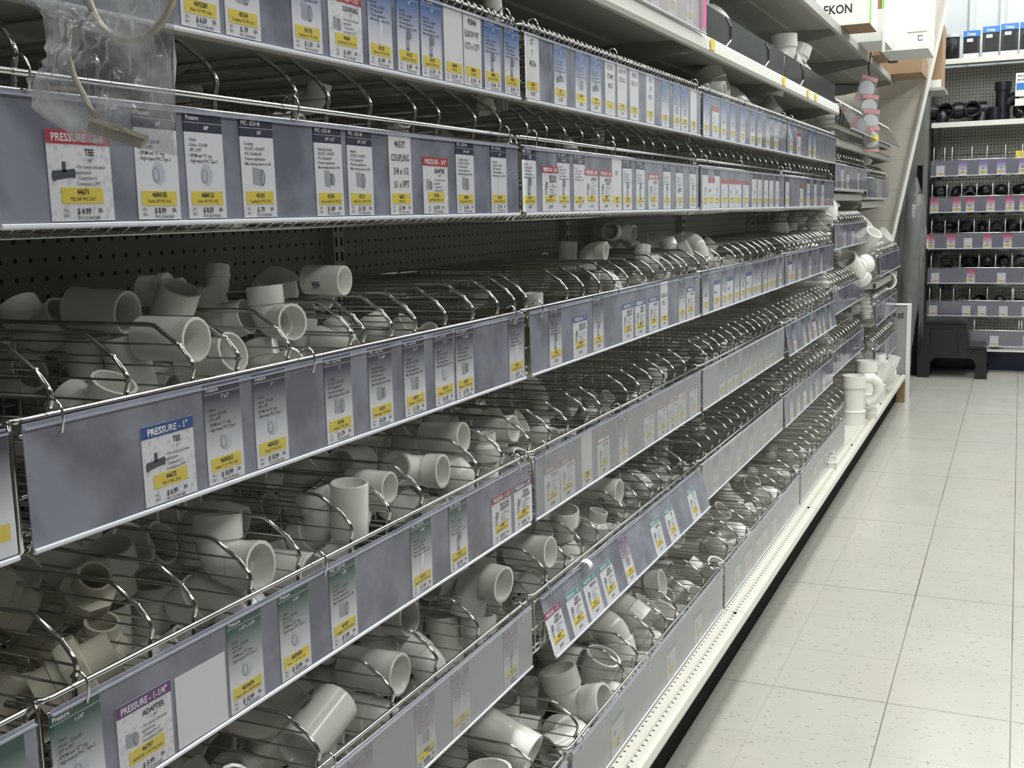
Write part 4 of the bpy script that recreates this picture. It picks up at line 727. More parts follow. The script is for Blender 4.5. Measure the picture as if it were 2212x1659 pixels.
for row in 'ABCDEF':
    for b in range(7):
        if (b == 0 and row in 'AF') or (b == 6 and row in 'F') or (b == 5 and row == 'F'): continue
        x, z = basket_pose(row, b); _, _, top, bot = ROWS[row]; y0, y1 = BAY[b]; tl = TILT.get((row, b), 0)
        if row == 'E' and b == 2: y0 += .015
        pk = 'pale_film' if row == 'F' or (row, b) in (('E', 1), ('D', 3), ('D', 2), ('E', 3)) else 'clear_film'
        bk = 'smoky_film' if row == 'A' and b > 4 else 'vinyl_pale' if row in 'F' or (row, b) in (('E', 1), ('D', 3), ('E', 3)) else 'translucent_vinyl'
        h = holder(x, z, y0+.004, y1-.004, top, bot, f'clear plastic label strip on the {ROWN[row]} in the {BAYN[b]}', tl, bk, pocket=pk, rings=(.035, .40, .955) if b < 4 else (.06, .9))
        if row == 'A' and b > 4: continue
        s, c = math.sin(tl), math.cos(tl); H = top-bot
        gx = x+.006+.0020*c+(H-.006)*s; gz = z+top-(H-.006)*c
        near = CARDS.get((row, b), []); far = FARC.get((row, b), [])
        for i, q in enumerate(near):
            hand = q[8] if len(q) > 8 else ()
            y, kind, band, num, size, price, pic, title = q[:8]
            if kind == 'w': lab = 'blank white card in the green-card strip beside the violet adapter card'
            elif kind == 'h': lab = f'handwritten white card, {ORD[i]} from left on the {ROWN[row]} strip, {BAYN[b]}'
            elif kind == 'p': lab = f'short {BN[band]}-headed {title.replace("|", " ").lower()} card numbered {num}, {ROWN[row]}, {BAYN[b]}'
            else: lab = f'tall {BN[band]}-headed {title.lower()} card numbered {num} in the {BAYN[b]}'
            if len(lab.split()) > 16: lab = lab.replace(f', {ROWN[row]}', '')
            lab = ' '.join(lab.split()[:16])
            c0 = card(row, y, kind, band, gx, gz, b, i, head='Pressure' if title == 'Union' else 'PVC - SCH 40', size=size, num=num, price=price, pic=pic, title=title, bul='u' if title == 'Union' else 's', lod=0 if b < 2 else 1, label=lab, hand=hand, zb=-.001, group=f'price cards on the {ROWN[row]}')
            c0.rotation_euler.y = -tl
        rnd = random.Random(ord(row)*31+b)
        for i, y in enumerate(far):
            kind = rnd.choice('gggp') if row != 'F' else 'p'
            if b == 0: kind = 'g'
            c0 = card(row, y, kind, RB[row] if kind == 'g' else PB[row], gx, gz, b, i, pic=rnd.choice(['elbow', 'coupling', 'bend', 'tee']), lod=2, label=f'small price card, {ORD[i]} from the left on the {ROWN[row]} strip, {BAYN[b]}', group=f'price cards on the {ROWN[row]}', zb=-.001)
            c0.rotation_euler.y = -tl
# ---------------------------------------------------------------- fittings heaped in the bins (settled poses, mm and hundredths)
for line in PILES.strip().split('\n'):
    hd, body = line.split(':'); row, b, bi = hd[0], int(hd[1]), int(hd[2], 16); its = [q for q in body.split(';')]
    mt = 'pvc'; seen = {}; frontx = max(float(q.split(',')[1]) for q in its)
    for q in its:
        a = q.split(','); k = a[0][0]; r = int(a[0][1:])/1e4; x, y, z = [int(v)/1e3 for v in a[1:4]]; qx, qy, qz = [int(v)/999 for v in a[4:7]]
        z -= .003 if row == 'A' else 0; w2 = 1-qx*qx-qy*qy-qz*qz; qw = math.sqrt(max(0, w2))
        nm, _, word = FIT[k]; n = seen.get(k, 0); seen[k] = n+1
        cream = row == 'D' and b == 1 and bi < 3
        where = f'the {ORD[bi]} bin, {ROWN[row]}, {BAYN[b]}'; c = 'cream' if cream else 'white'
        if n == 0: lab = f'{c} {word}, topmost in {where}'
        elif float(a[1]) == frontx: lab = f'{c} {word} against the rail in {where}'
        else: lab = f'{c} {word} lower in {where}'
        lab = ' '.join(lab.split()[:16])
        o = put(nm, fit_mesh(k, 'pvc_cream' if cream else 'pvc'), loc=(x, y, z), cat='pipe fitting', label=lab, group=f'{word}s in {where}', scale=r)
        if k == 'c' and b in (1, 2) and n % 2 == 0:
            if 'mark' not in GM:
                mb = MB()
                for a0, a1, z0, z1 in ((0, 3, -.5, .1), (5, 6, -.5, .1), (8, 12, -.5, .1), (14, 15, -.5, .1), (17, 20, -.5, .1), (23, 25, -.5, -.1), (27, 28, -.5, 0)):
                    a0, a1 = math.radians(a0), math.radians(a1); mb.add([(1.005*math.cos(a), 1.005*math.sin(a), zz) for a, zz in ((a0, z0), (a1, z0), (a1, z1), (a0, z1))], [(0, 1, 2, 3)])
                GM['mark'] = mb.mesh('printed_mark', 'pic_slate')
            put('printed_mark', GM['mark'], o)
        o.rotation_mode = 'QUATERNION'; o.rotation_quaternion = Quaternion((qw, qx, qy, qz)).normalized()
# ---------------------------------------------------------------- upper shelf: pink label strip, smoky basket panels, big fittings
z = 1.79
mat('vinyl_pink', (.62, .50, .50), .4)
t = holder(-.792, 1.905, 1.84, 3.02, 0, -.115, 'translucent pink-tinted label strip on the upper shelf, second bay', 0, 'vinyl_pink', rings=(.2, .8), pocket='pale_film')
for i, (y, k, bd) in enumerate([(2.28, 'g', 'pink'), (2.42, 'g', 'pink'), (2.56, 'g', 'lilac'), (2.70, 'p', 'pink'), (2.86, 'g', 'pink')]):
    card('A', y, k, bd, -.784, 1.795, 2, i, pic='elbow', lod=2, label=f'price card with pink header, {ORD[i]} from left on the upper shelf strip', group='cards on the pink strip')
put('pink_tag', MB().prism([(-.778, 1.80), (-.776, 1.80), (-.772, 1.93), (-.774, 1.93)], 2.965, 2.985).mesh('pink_tag', 'pink_plastic'), cat='tag', label='thin hot-pink plastic tag hanging at the end of the pink strip')
for b in (3, 4):
    y0, y1 = BAY[b]; L = y1-y0
    t = put('shelf_basket', None, loc=(-.815, y0, 1.885), cat='basket', label=f'wire basket with smoky front panel on the upper shelf, {BAYN[b]}')
    mb = MB()
    mb.tube([(0, 0, 0), (0, L, 0)], .003, 6); mb.tube([(0, 0, -.088), (0, L, -.088)], .003, 6)
    for i in range(21): mb.tube([(0, L*i/20, 0), (0, L*i/20, -.088), (-.37, L*i/20, -.088)], .0015, 4)
    put('wire_grid', mb.mesh('wire_grid', 'chrome', True), t)
    mb = MB(); mb.box(.004, .006, 0, L, -.088, 0); put('front_panel', mb.mesh('front_panel', 'smoky_film'), t)
    for i in range(2 if b == 3 else 1):
        mb = MB(); mb.tube([(.008, .3+.55*i, -.002), (.008, .36+.55*i, -.02), (.008, .36+.55*i, -.06), (.008, .3+.55*i, -.085)], .002, 5); put('clip', mb.mesh('clip', 'chrome'), t)
def fitting(k, x, y, z, r, rot, lab, m='pvc', cat='pipe fitting', group=None):
    return put(FIT[k][0], fit_mesh(k, m), loc=(x, y, z), rot=rot, scale=r, cat=cat, label=lab, group=group)
fitting('e', -.925, 3.36, 1.945, .054, (.2, 2.7, .5), 'large white elbow, left of the heap above the smoky basket')
fitting('e', -.935, 3.68, 1.95, .055, (.1, 1.2, 1.0), 'large white elbow leaning out over the smoky basket panel')
fitting('c', -.99, 3.52, 1.95, .055, (1.2, .2, .7), 'large white coupling behind the leaning elbow on the upper shelf')
fitting('f', -.90, 3.15, 1.90, .045, (1.6, .3, .2), 'white half bend at the near end of the smoky basket')
fitting('e', -.90, 4.72, 1.92, .052, (0, 3.1, .9), 'white elbow standing in the far smoky basket')
fitting('t', -.91, 4.98, 1.92, .050, (.2, .3, 1.4), 'white tee with round mouth in the far smoky basket')
fitting('c', -.95, 4.55, 1.90, .04, (0, 0, 0), 'short white coupling upright in the far smoky basket')
fitting('d', -.90, 5.85, 1.76, .055, (0, 0, 0), 'white drain adapter upright in the high basket, fifth bay')
fitting('f', -.92, 6.3, 1.77, .06, (.7, .3, .2), 'white half bend in the high basket of the fifth bay')
fitting('e', -.885, 3.98, 1.66, .040, (1.2, .4, 2.0), 'large white elbow at the far end of the blue-card heap, third bay')
fitting('e', -.89, 3.62, 1.685, .050, (.2, 2.6, .3), 'largest white elbow arched over the blue-card row, third bay')
fitting('e', -.875, 3.84, 1.675, .045, (.4, 1.9, 1.3), 'white elbow with open mouth right of the arched one, third bay')
fitting('f', -.87, 3.36, 1.67, .038, (1.3, .3, .8), 'white half bend poking above the near part of the blue-card heap')
fitting('c', -.865, 3.74, 1.64, .032, (.9, 1.1, .2), 'white coupling tipped onto the rail of the blue-card row, third bay')
fitting('y', -.90, 6.85, 1.15, .06, (.3, .2, .1), 'big white wye in the slate-card row of the farthest bay')
fitting('e', -.84, 5.62, 1.30, .058, (.1, 2.4, 0), 'glossy white sweep elbow overhanging the rail, slate-card row, fifth bay')
fitting('c', -.80, 6.78, 1.12, .05, (.5, .5, .2), 'white coupling leaning out of the slate-card row, farthest bay')
fitting('y', -.83, 6.45, .98, .055, (.2, .6, 1.2), 'white wye in the green-card row behind the fifth bay strip')
fitting('c', -.79, 7.55, .83, .06, (1.3, .3, .3), 'shiny white coupling on the green-card row, farthest bay')
fitting('d', -.80, 7.4, 1.12, .05, (.4, .9, .2), 'white drain adapter on the slate-card row beside the wrapped roll')
for i, (x, y) in enumerate([(-.786, 3.10), (-.786, 4.12), (-.786, 4.62), (-.786, 4.80)]):
    put('yellow_tag', MB().box(0, .001, -.022, .022, -.03, .001).mesh('yellow_tag', 'yellow'), loc=(x, y, 1.788), cat='price tag', label=f'small yellow price tag, {ORD[i]} along the upper shelf channel')
# olive yellow plastic goods seen through the dividers
for i, y in enumerate((1.90, 1.98)):
    put('yellow_pouch', MB().prism([(-.36, -.13), (-.05, -.13), (-.06, -.05), (-.34, -.045)], -.034, .034).mesh('yellow_pouch', 'olive'), loc=(-.81, y+.01, 1.156), cat='pouch', label=f'olive yellow pouch lying in the slate-card row, second bay, {("nearer", "farther")[i]} one')
# ---------------------------------------------------------------- fittings standing on the base shelf
def stand(name, prof, x, y, z, lab, arm=None, n=28):
    mb = MB(); mb.lathe(prof, n)
    t = put(name, mb.mesh(name, 'pvc', True, 35), loc=(x, y, z), cat='pipe fitting', label=lab)
    if arm: put('sweep_branch', arm.mesh('sweep_branch', 'pvc', True, 35), t)
    return t
tall = [(.050, 0), (.063, 0), (.063, .062), (.066, .064), (.066, .072), (.055, .076), (.055, .19), (.063, .196), (.063, .258), (.056, .258), (.054, .20), (.048, .19), (.048, .02), (.050, 0)]
def arm():
    return pipe([(.04, 0, .13), (.075, 0, .15), (.10, 0, .20), (.112, 0, .245)], [.030, .032, .033, .036], [.026, .028, .029, .031], 14)
def arm2():
    mb = MB(); mb.tube([(.045, .05, .235), (.085, .07, .235), (.112, .08, .21), (.118, .09, .16), (.10, .09, .12), (.06, .08, .10)], [.026, .028, .028, .028, .027, .024], 12); return mb
stand('sewer_tee', tall, -.768, 6.02, .188, 'tall white sewer tee standing nearest on the cream base shelf', arm2())
stand('sewer_tee', tall, -.775, 6.62, .188, 'tall white sewer tee standing just behind the nearest one', arm())
stand('sewer_tee', tall, -.765, 6.95, .188, 'third white sewer tee on the base shelf, half hidden', arm())
sp = [(.035, 0), (.055, 0), (.075, .02), (.088, .06), (.09, .10), (.075, .14), (.06, .165), (.06, .21), (.052, .21), (.05, .15)]
o = stand('sewer_elbow', sp, -.70, 7.20, .285, 'round glossy white elbow lying on its side on the base shelf'); o.rotation_euler = (.3, -1.35, .5)
ringp = [(.026, 0), (.031, 0), (.031, .022), (.034, .024), (.034, .032), (.031, .034), (.031, .055), (.027, .055), (.026, 0)]
for i, (x, y) in enumerate([(-.70, 6.20), (-.715, 6.36)]): stand('short_coupling', ringp, x, y, .188, ('short white coupling beside the nearest sewer tee', 'short white coupling behind the first short one')[i])
rp = [(.020, 0), (.0245, 0), (.0245, .018), (.029, .020), (.029, .026), (.0245, .028), (.0245, .042), (.021, .042), (.020, 0)]
for i, (x, y) in enumerate([(-.722, 4.96), (-.752, 5.10), (-.735, 5.04)]): stand('small_coupling', rp, x, y, .188, ('small white coupling at the front of the trio on the base shelf', 'small white coupling at the back of the trio', 'small white coupling in the middle of the trio')[i])
mb = MB(); mb.prism([(-.75, .188), (-.69, .188), (-.69, .200), (-.72, .212), (-.75, .205)], 6.45, 6.56); put('paper_packet', mb.mesh('paper_packet', 'paper'), cat='packet', label='crumpled white packet lying between sewer tees on the base shelf')
o = put('red_plug', MB().lathe([(.001, .05), (.03, .045), (.042, .02), (.042, -.03)], 16).mesh('red_plug', 'red_print', True), loc=(-.79, 7.3, .42), rot=(.4, 1.1, .2), cat='cap', label='small red cap in the purple-card row, farthest bay')
# support foot at the end of the base deck
put('end_foot', MB().box(-.72, -.67, 7.86, 7.89, 0, .145).mesh('end_foot', 'kraft'), cat='shelf foot', label='brown bracket foot under the far end of the base shelf')
# ---------------------------------------------------------------- leaning pole, wrapped bundle, clear box
mb = MB(); mb.tube([(-1.012, 8.02, 0.0), (-.700, 8.02, 1.585), (-.388, 8.02, 3.17)], .019, 4); put('leaning_pole', mb.mesh('leaning_pole', 'white_trim'), cat='pole', label='long white square pole leaning along the block wall end')
t = put('wrapped_roll', None, loc=(-.705, 8.70, 0), cat='roll', label='tall roll wrapped in shiny clear plastic, between the bins and far shelves')
mb = MB(); rnd = random.Random(3); n = 18; K = 22
for zi in range(K+1):
    for j in range(n):
        a = 2*math.pi*j/n; r = .088+.010*math.sin(zi*.9+j*1.3)+rnd.uniform(-.004, .004)
        if zi > K-4: r *= 1-.22*(zi-K+4)
        f = zi/K; r *= .62+.38*min(1, f*1.6); mb.v.append((r*math.cos(a)*1.02-.075*(1-f)**1.3, r*math.sin(a), 1.52*f))
for zi in range(K):
    for j in range(n): mb.f.append((zi*n+j, zi*n+(j+1) % n, (zi+1)*n+(j+1) % n, (zi+1)*n+j)); mb.m.append(0)
put('plastic_wrap', mb.mesh('plastic_wrap', 'wrap_film', True), t)
put('core', MB().tube([(-.075, 0, .01), (-.03, 0, .7), (0, 0, 1.40)], [.038, .058, .064], 14).mesh('core', 'roll_grey', True) if mat('roll_grey', (.13, .14, .13), .4) else None, t)
put('dark_strip', MB().box(-.735, -.695, 9.16, 9.18, 0, 1.62).mesh('dark_strip', 'kick'), cat='board', label='narrow dark strip standing left of the black fittings shelves')  # plain dark strip filling the dark area beside the roll
t = put('clear_box', None, loc=(-.845, 7.935, 0), cat='box', label='clear plastic box printed 20 x upside down beside the shelf end')
t['label'] = 'tall clear box with upside-down 20 print at the shelf end'
mb = MB(); mb.box(0, .188, 0, .115, .0, .655); put('clear_shell', mb.mesh('clear_shell', 'pale_film'), t)
mb = MB(); mb.box(.012, .176, .010, .105, .01, .648); put('inner_carton', mb.mesh('inner_carton', 'carton_pale') if mat('carton_pale', (.56, .56, .53), .5) else None, t)
mb = MB()
mb.box(.170, .1895, -.001, .116, 0, .657); mb.box(-.001, .189, -.001, .116, .655, .659); put('white_edge', mb.mesh('white_edge', 'carton_white'), t)
mb = MB(); text(mb, '20 x', 0, 0, .034, 0, bold=True); o = put('printed_text', mb.mesh('printed_text', 'ink'), t, loc=(.115, -.003, .60)); o.rotation_euler = (math.pi, 0, -math.pi/2)
mb = MB(); text(mb, '20 x', 0, 0, .030, 0, bold=True); o = put('printed_text', mb.mesh('printed_text', 'ink'), t, loc=(.03, -.003, .60)); o.rotation_euler = (math.pi, 0, -math.pi/2)
# ---------------------------------------------------------------- cartons on the topmost shelf
def carton(x0, x1, y0, y1, z0, z1, m, lab, extras=()):
    t = put('carton', MB().box(x0, x1, y0, y1, z0, z1).mesh('carton', m), cat='carton', label=lab)
    for nm, q, mm in extras: put(nm, MB().box(*q).mesh(nm, mm), t)
    return t
Z = 2.147
c = carton(-.735, -.492, 6.60, 7.05, Z+.014, 2.60, 'carton_white', 'large white carton with green edge stripe overhanging the topmost shelf', [('green_stripe', (-.736, -.722, 6.598, 6.60, Z+.014, 2.60), 'green_print'), ('flap', (-.60, -.50, 6.597, 6.5995, 2.25, 2.252), 'kraft')])
carton(-.86, -.737, 6.62, 7.0, Z+.0, 2.60, 'kraft', 'brown carton standing left of the large white carton')
mb = MB(); mb.box(0, .003, 0, .001, 0, .026); mb.box(0, .026, 0, .001, .023, .026); mb.box(0, .026, 0, .001, 0, .003); U = mb.mesh('printed_mark', 'ink')
put('printed_mark', U, c, loc=(-.545, 6.598, 2.205))
c = carton(-.90, -.661, 5.451, 5.75, Z, 2.42, 'kraft', 'white carton with black print above the fifth bay, left of the brown one', [('green_stripe', (-.6605, -.659, 5.45, 5.50, Z, 2.42), 'green_print'), ('white_face', (-.90, -.661, 5.449, 5.451, Z, 2.42), 'carton_white'), ('side_face', (-.661, -.6605, 5.45, 5.75, Z, 2.42), 'carton_white')])
mb = MB(); text(mb, 'EKON', 0, 0, .04, 0, bold=True); o = put('printed_text', mb.mesh('printed_text', 'ink'), c, loc=(-.80, 5.4485, 2.20)); o.rotation_euler = (0, 0, -math.pi/2)
c = carton(-.84, -.66, 6.05, 6.45, Z, 2.30, 'carton_white', 'white carton with torn flap between the other white cartons', [('torn_flap', (-.668, -.655, 6.04, 6.05, 2.09, 2.20), 'paper')])
put('printed_mark', U, c, loc=(-.74, 6.048, 2.20))
carton(-.885, -.60, 7.60, 8.02, Z-.002, 2.262, 'kraft', 'low brown carton at the far end of the topmost shelf', [('hand_hole', (-.80, -.745, 7.597, 7.6, 2.215, 2.245), 'slot')])
put('corner_shelf', MB().box(-.95, -.50, 8.17, 8.62, 2.08, 2.10).mesh('corner_shelf', 'shelf'), cat='shelf', label='end of a grey shelf behind the leaning pole, under the brown carton')
put('corner_shelf_bracket', MB().box(-.95, -.94, 8.161, 8.62, 1.9, 2.08).mesh('bracket', 'shelf'), COL.objects['corner_shelf'])
carton(-.60, -.52, 8.18, 8.55, 2.101, 2.52, 'kraft', 'brown carton on edge seen right of the leaning pole', [('white_end', (-.60, -.52, 8.177, 8.18, 2.101, 2.15), 'carton_white')])
# ---------------------------------------------------------------- hanging strip of disc packets
put('hanging_string', MB().tube([(-.775, 6.5, 2.15), (-.79, 6.52, 2.07), (-.785, 6.54, 2.03), (-.80, 6.52, 1.75)], .004, 6).mesh('hanging_cord', 'cord'), cat='string', label='black cord holding the strip of disc packets')
put('shelf_string', MB().tube([(-1.1, 6.5, 2.0), (-.80, 6.52, 1.985)], .003, 6).mesh('shelf_cord', 'cord'), cat='string', label='taut black cord running back under the topmost shelf')
for i, (x, zc, tl) in enumerate([(-.79, 1.955, .30), (-.775, 1.855, .14), (-.765, 1.775, .08), (-.76, 1.685, .0)]):
    t = put('disc_packet', None, loc=(x, 6.46-.004*i, zc), cat='packet', label=f'clear packet with grey disc and red print, {ORD[i]} from the top of the hanging strip'); t.rotation_euler = (0, tl, .5)
    mb = MB(); mb.box(-.048, .048, -.001, .001, -.07, .07); put('pouch', mb.mesh('pouch', 'pale_film'), t)
    mb = MB(); mb.box(-.046, .046, -.003, -.0015, -.068, -.055); mb.box(-.046, .046, -.003, -.0015, .045, .066); put('printed_header', mb.mesh('printed_header', 'packet_print') if MAT.get('packet_print') or mat('packet_print', (.62, .30, .33), .6) else None, t)
    mb = MB(); mb.lathe([(.001, -.003), (.042, -.003), (.045, 0), (.042, .003), (.001, .003)], 24, mtx=Matrix.Rotation(math.pi/2, 4, 'X')); put('disc', mb.mesh('disc', 'disc', True, 35), t)
    if i == 3: put('yellow_sticker', MB().box(-.005, .04, -.006, -.0055, -.01, .02).mesh('yellow_sticker', 'yellow'), t)
# ---------------------------------------------------------------- clear bag hanging in front at the upper left
t = put('clear_bag', None, loc=(0, 0, 0), cat='bag', label='crumpled clear plastic bag hanging at the upper left in front of the labels')
YB = .72
out = [(-.79, 1.60), (-.765, 1.515), (-.748, 1.50), (-.748, 1.455), (-.772, 1.448), (-.770, 1.428), (-.725, 1.398), (-.685, 1.392), (-.655, 1.389), (-.622, 1.381), (-.618, 1.43), (-.612, 1.50), (-.606, 1.60)]
mb = MB(); cx, cz = -.69, 1.49; rnd = random.Random(11); R = 14
out = [(out[i][0]*(1-f)+out[(i+1) % len(out)][0]*f, out[i][1]*(1-f)+out[(i+1) % len(out)][1]*f) for i in range(len(out)) for f in (0, .33, .66)]; n = len(out)
pts = []
for side in (-1, 1):
    base = len(mb.v)
    for k in range(R+1):
        f = k/R
        for j in range(n):
            px, pz = out[j]; x = cx+(px-cx)*f; zz = cz+(pz-cz)*f
            bulge = (1-f**2.2)*.014; cr = .006*math.sin(x*150+zz*90+side)*math.sin(zz*130-x*70)+.003*math.sin(x*420-zz*260)+rnd.uniform(-.0016, .0016)
            mb.v.append((x, YB+side*(bulge+.002)+(cr if k < R else cr*.5), zz))
    for k in range(R):
        for j in range(n-1 if True else n): mb.f.append((base+k*n+j, base+k*n+j+1, base+(k+1)*n+j+1, base+(k+1)*n+j)); mb.m.append(0)
        mb.f.append((base+k*n+n-1, base+k*n, base+(k+1)*n, base+(k+1)*n+n-1)); mb.m.append(0)
put('bag_film', mb.mesh('bag_film', 'bag_film', True), t)
t = put('pipe_hanger', None, loc=(0, 0, 0), cat='pipe hanger', label='tan metal pipe hanger with split ring inside the clear bag')
mb = MB(); cxr, czr = -.655, 1.520
mb.tube([(cxr+.046*math.cos(a), YB, czr+.046*math.sin(a)) for a in [math.radians(q) for q in range(0, 360, 15)]], .0032, 6, closed=True); put('ring', mb.mesh('ring', 'tan_metal', True), t)
mb = MB(); mb.tube([(-.722, YB, 1.492), (-.728, YB, 1.470), (-.722, YB, 1.450), (-.708, YB, 1.425), (-.702, YB, 1.416)], .0026, 5); put('strap', mb.mesh('strap', 'tan_metal', True), t)
mb = MB(); mb.tube([(-.707, YB, 1.414), (-.68, YB, 1.405), (-.650, YB, 1.396)], [.0032, .0036, .0032], 6); mb.prism([(-.712, 1.405), (-.708, 1.412), (-.652, 1.394), (-.655, 1.388)], YB-.002, YB+.002); put('foot_plate', mb.mesh('foot_plate', 'tan_metal'), t)
mb = MB(); mb.tube([(-.752, YB, 1.443), (-.716, YB, 1.440)], .0015, 5); put('bolt', mb.mesh('bolt', 'tan_metal'), t)
# ---------------------------------------------------------------- far shelves with black fittings
XL, XR, YF = -.672, .60, 9.60
put('back_panel', MB().box(XL+.02, XR, 10.0, 10.02, .02, 2.42).mesh('back_panel', 'pegboard_far'), cat='pegboard', label='pale perforated back panel behind the black fittings')
put('upright_post', up, loc=(XL+.02, 9.985-1.215, 0), cat='shelf post', label='slotted upright at the left end of the black fittings shelves', rot=(0, 0, 0))
bpy.context.view_layer.update()
o = COL.objects[-1]; o.location = (XL+.035, 9.99-1.19, 0); o.rotation_euler = (0, 0, -math.pi/2); o.location = (XL+.035, 9.99-1.205, 0)
def far_shelf(z, lab, yf=YF, lip=.036):
    t = put('metal_shelf', MB().box(XL, XR, yf, 10.0, z-.006, z).mesh('shelf_deck', 'shelf'), cat='shelf', label=lab)
    put('front_lip', MB().box(XL, XR, yf-.006, yf+.004, z-lip, z+.003).mesh('front_lip', 'white_trim'), t)
    mb = MB(); mb.prism([(YF+.05, z-.006), (YF+.06, z-.03), (YF+.16, z-.03), (YF+.17, z-.006)], XL+.03, XR-.03, axis='x'); put('stiffener', mb.mesh('stiffener', 'shelf'), t)
    return t
far_shelf(2.44, 'top white shelf carrying blue-topped packs on the far wall'); far_shelf(1.957, 'white shelf carrying black tees on the far wall')
put('base_kick', MB().box(XL, XR, 9.62, 9.64, 0, .17).mesh('base_kick', 'navy_paint'), cat='kick plate', label='navy blue base plate under the black fittings shelves')
t = put('base_deck', MB().box(XL, XR, 9.44, 10.0, .170, .184).mesh('base_deck', 'white_trim'), cat='shelf', label='white base shelf under the black fittings')
FR = [(1.665, 'lilac', 'fifth'), (1.38, 'pink', 'fourth'), (1.093, 'pink', 'third'), (.818, 'pink', 'second'), (.556, 'pink', 'bottom'), (.335, 'pink', 'base')]
FRN = ['top black-fittings bin row', 'second black-fittings bin row', 'third black-fittings bin row', 'fourth black-fittings bin row', 'fifth black-fittings bin row', 'lowest black-fittings bin row']
L = XR-XL; LB = 1.18
FDIV = [[.02, .10, .155, .30, .41, .54, .66, .8, .95, 1.1], [.015, .125, .235, .345, .46, .575, .69, .8, .92, 1.04], [.02, .12, .22, .335, .445, .56, .67, .79, .9, 1.0], [.025, .24, .38, .50, .62, .74, .86, .98], [.02, .10, .20, .32, .45, .63, .64, .76, .9, 1.02], [.10, .42, .44, .65, .8, .95, 1.05]]
FCARD = [[(720, 'w2'), (1067, 'g'), (1382, 'g'), (1657, 'g'), (1982, 'g'), (2150, 'g')], [(645, 'g'), (994, 'g'), (1202, 'g'), (1515, 'g'), (1808, 'g'), (2020, 'g')], [(602, 'g'), (925, 'g'), (1190, 'h'), (1487, 'g'), (1797, 'g'), (2138, 'g')], [(690, 'h'), (1250, 'g'), (1725, 'h'), (2130, 'h')], [(550, 'h'), (980, 'h'), (1180, 'h'), (1450, 'h'), (1730, 'h'), (2160, 'g')], [(1350, 'h'), (1760, 'h'), (1960, 'h')]]
GM['fg'] = (basket_grid(LB, .031, .145).mesh('wire_grid', 'chrome', True), basket_rail(LB, .145).mesh('front_rail', 'chrome', True))
mb = MB(); mb.tube([(-.38, 0, .10), (-.12, 0, .12), (-.03, 0, .118), (-.008, 0, .105), (0, 0, .09), (.002, 0, .004), (-.004, 0, -.13), (-.02, 0, -.14), (-.38, 0, -.14), (-.38, 0, .10)], .0034, 6)
for zq in (.08, .05, .02, -.02, -.06, -.10): mb.tube([(0, 0, zq), (-.38, 0, zq)], .0016, 4)
bigdiv = mb.mesh('divider', 'rod_highlight', True)  # far chrome dividers whitened: their bright highlights are put into the colour
rnd = random.Random(21)
for i, (z, bd, _) in enumerate(FR):
    yf = YF if i < 5 else 9.45; x0 = XL+.004 if i < 5 else -.40
    t = put('wire_basket', None, loc=(x0, yf, z), cat='basket', label=f'chrome wire basket of the {FRN[i]}'); t.rotation_euler = (0, 0, -math.pi/2)
    put('wire_grid', GM['fg'][0], t); put('front_rail', GM['fg'][1], t)
    for y in FDIV[i]:
        if y+x0 < XR: put('divider', bigdiv, t, loc=(0, y, 0), scale=(1, 1, .9 if i < 5 else .6))
    # dark liner panel closing the back of the bins
    hh = put('label_holder', None, loc=(x0, yf-.006, z), cat='label holder', label=f'clear label strip on the {FRN[i]}'); hh.rotation_euler = (0, 0, -math.pi/2)
    put('backing', MB().box(0, .0012, 0, LB, -.122, -.006).mesh('backing', 'vinyl_far'), hh); put('clear_pocket', MB().box(.0035, .0037, 0, LB, -.122, -.006).mesh('clear_pocket', 'clear_film'), hh)
    put('bottom_fold', MB().box(0, .006, 0, LB, -.125, -.119).mesh('bottom_fold', 'fold'), hh)
    for j, (pxz, kd) in enumerate(FCARD[i]):
        px = 1940+pxz*(.123 if i < 4 else .1507 if i > 3 else .123); px = min(px, 2206)
        x = -.667+(px-2010)*.00385
        kk = 'h' if kd in ('h', 'w2') else 'g'
        hp = .082 if kd != 'g' else CH
        c0 = card('Z', 0, kk, bd, 0, 0, 0, j, pic=rnd.choice(['bend', 'coupling', 'tee']), lod=2, label=f'white price card, {ORD[j]} from the left on the {FRN[i]}', group='cards on the far shelves')
        c0.location = (x, yf-.0085, z-.1205); c0.rotation_euler = (rnd.uniform(-.03, .03), 0, -math.pi/2)
        if kk == 'h': c0.scale = (1, 1, .72)
    # black fittings in the bins
    ed = [0]+[q for q in FDIV[i]]+[LB]
    for j in range(len(ed)-1):
        w = ed[j+1]-ed[j]; xc = x0+(ed[j]+ed[j+1])/2
        if w < .05 or xc > .12: continue
        if i == 0 and j in (0, 4): continue
        r = min(.048, w/2.25)
        for q in range(3 if i in (1, 2, 3) else 2 if i == 4 else 1):
            k = rnd.choice('ceecdp'); r = min(.048, w/2.25 if k != 'e' else w/3.2); zz = z-.145+r+.01+q*(.225-2*r if i < 4 else .15)/2
            lab = f'black {FIT[k][2]} {("on the bottom", "in the middle", "stacked on top")[q]} of the {ORD[j]} bin, {FRN[i]}'
            fitting(k, xc, yf+.115+q*.02, zz, r, (math.pi/2+rnd.uniform(-.3, .3), rnd.choice([0, math.pi/2, math.pi]), rnd.uniform(-.3, .3)), lab, 'abs_black', group='black fittings in the far bins')
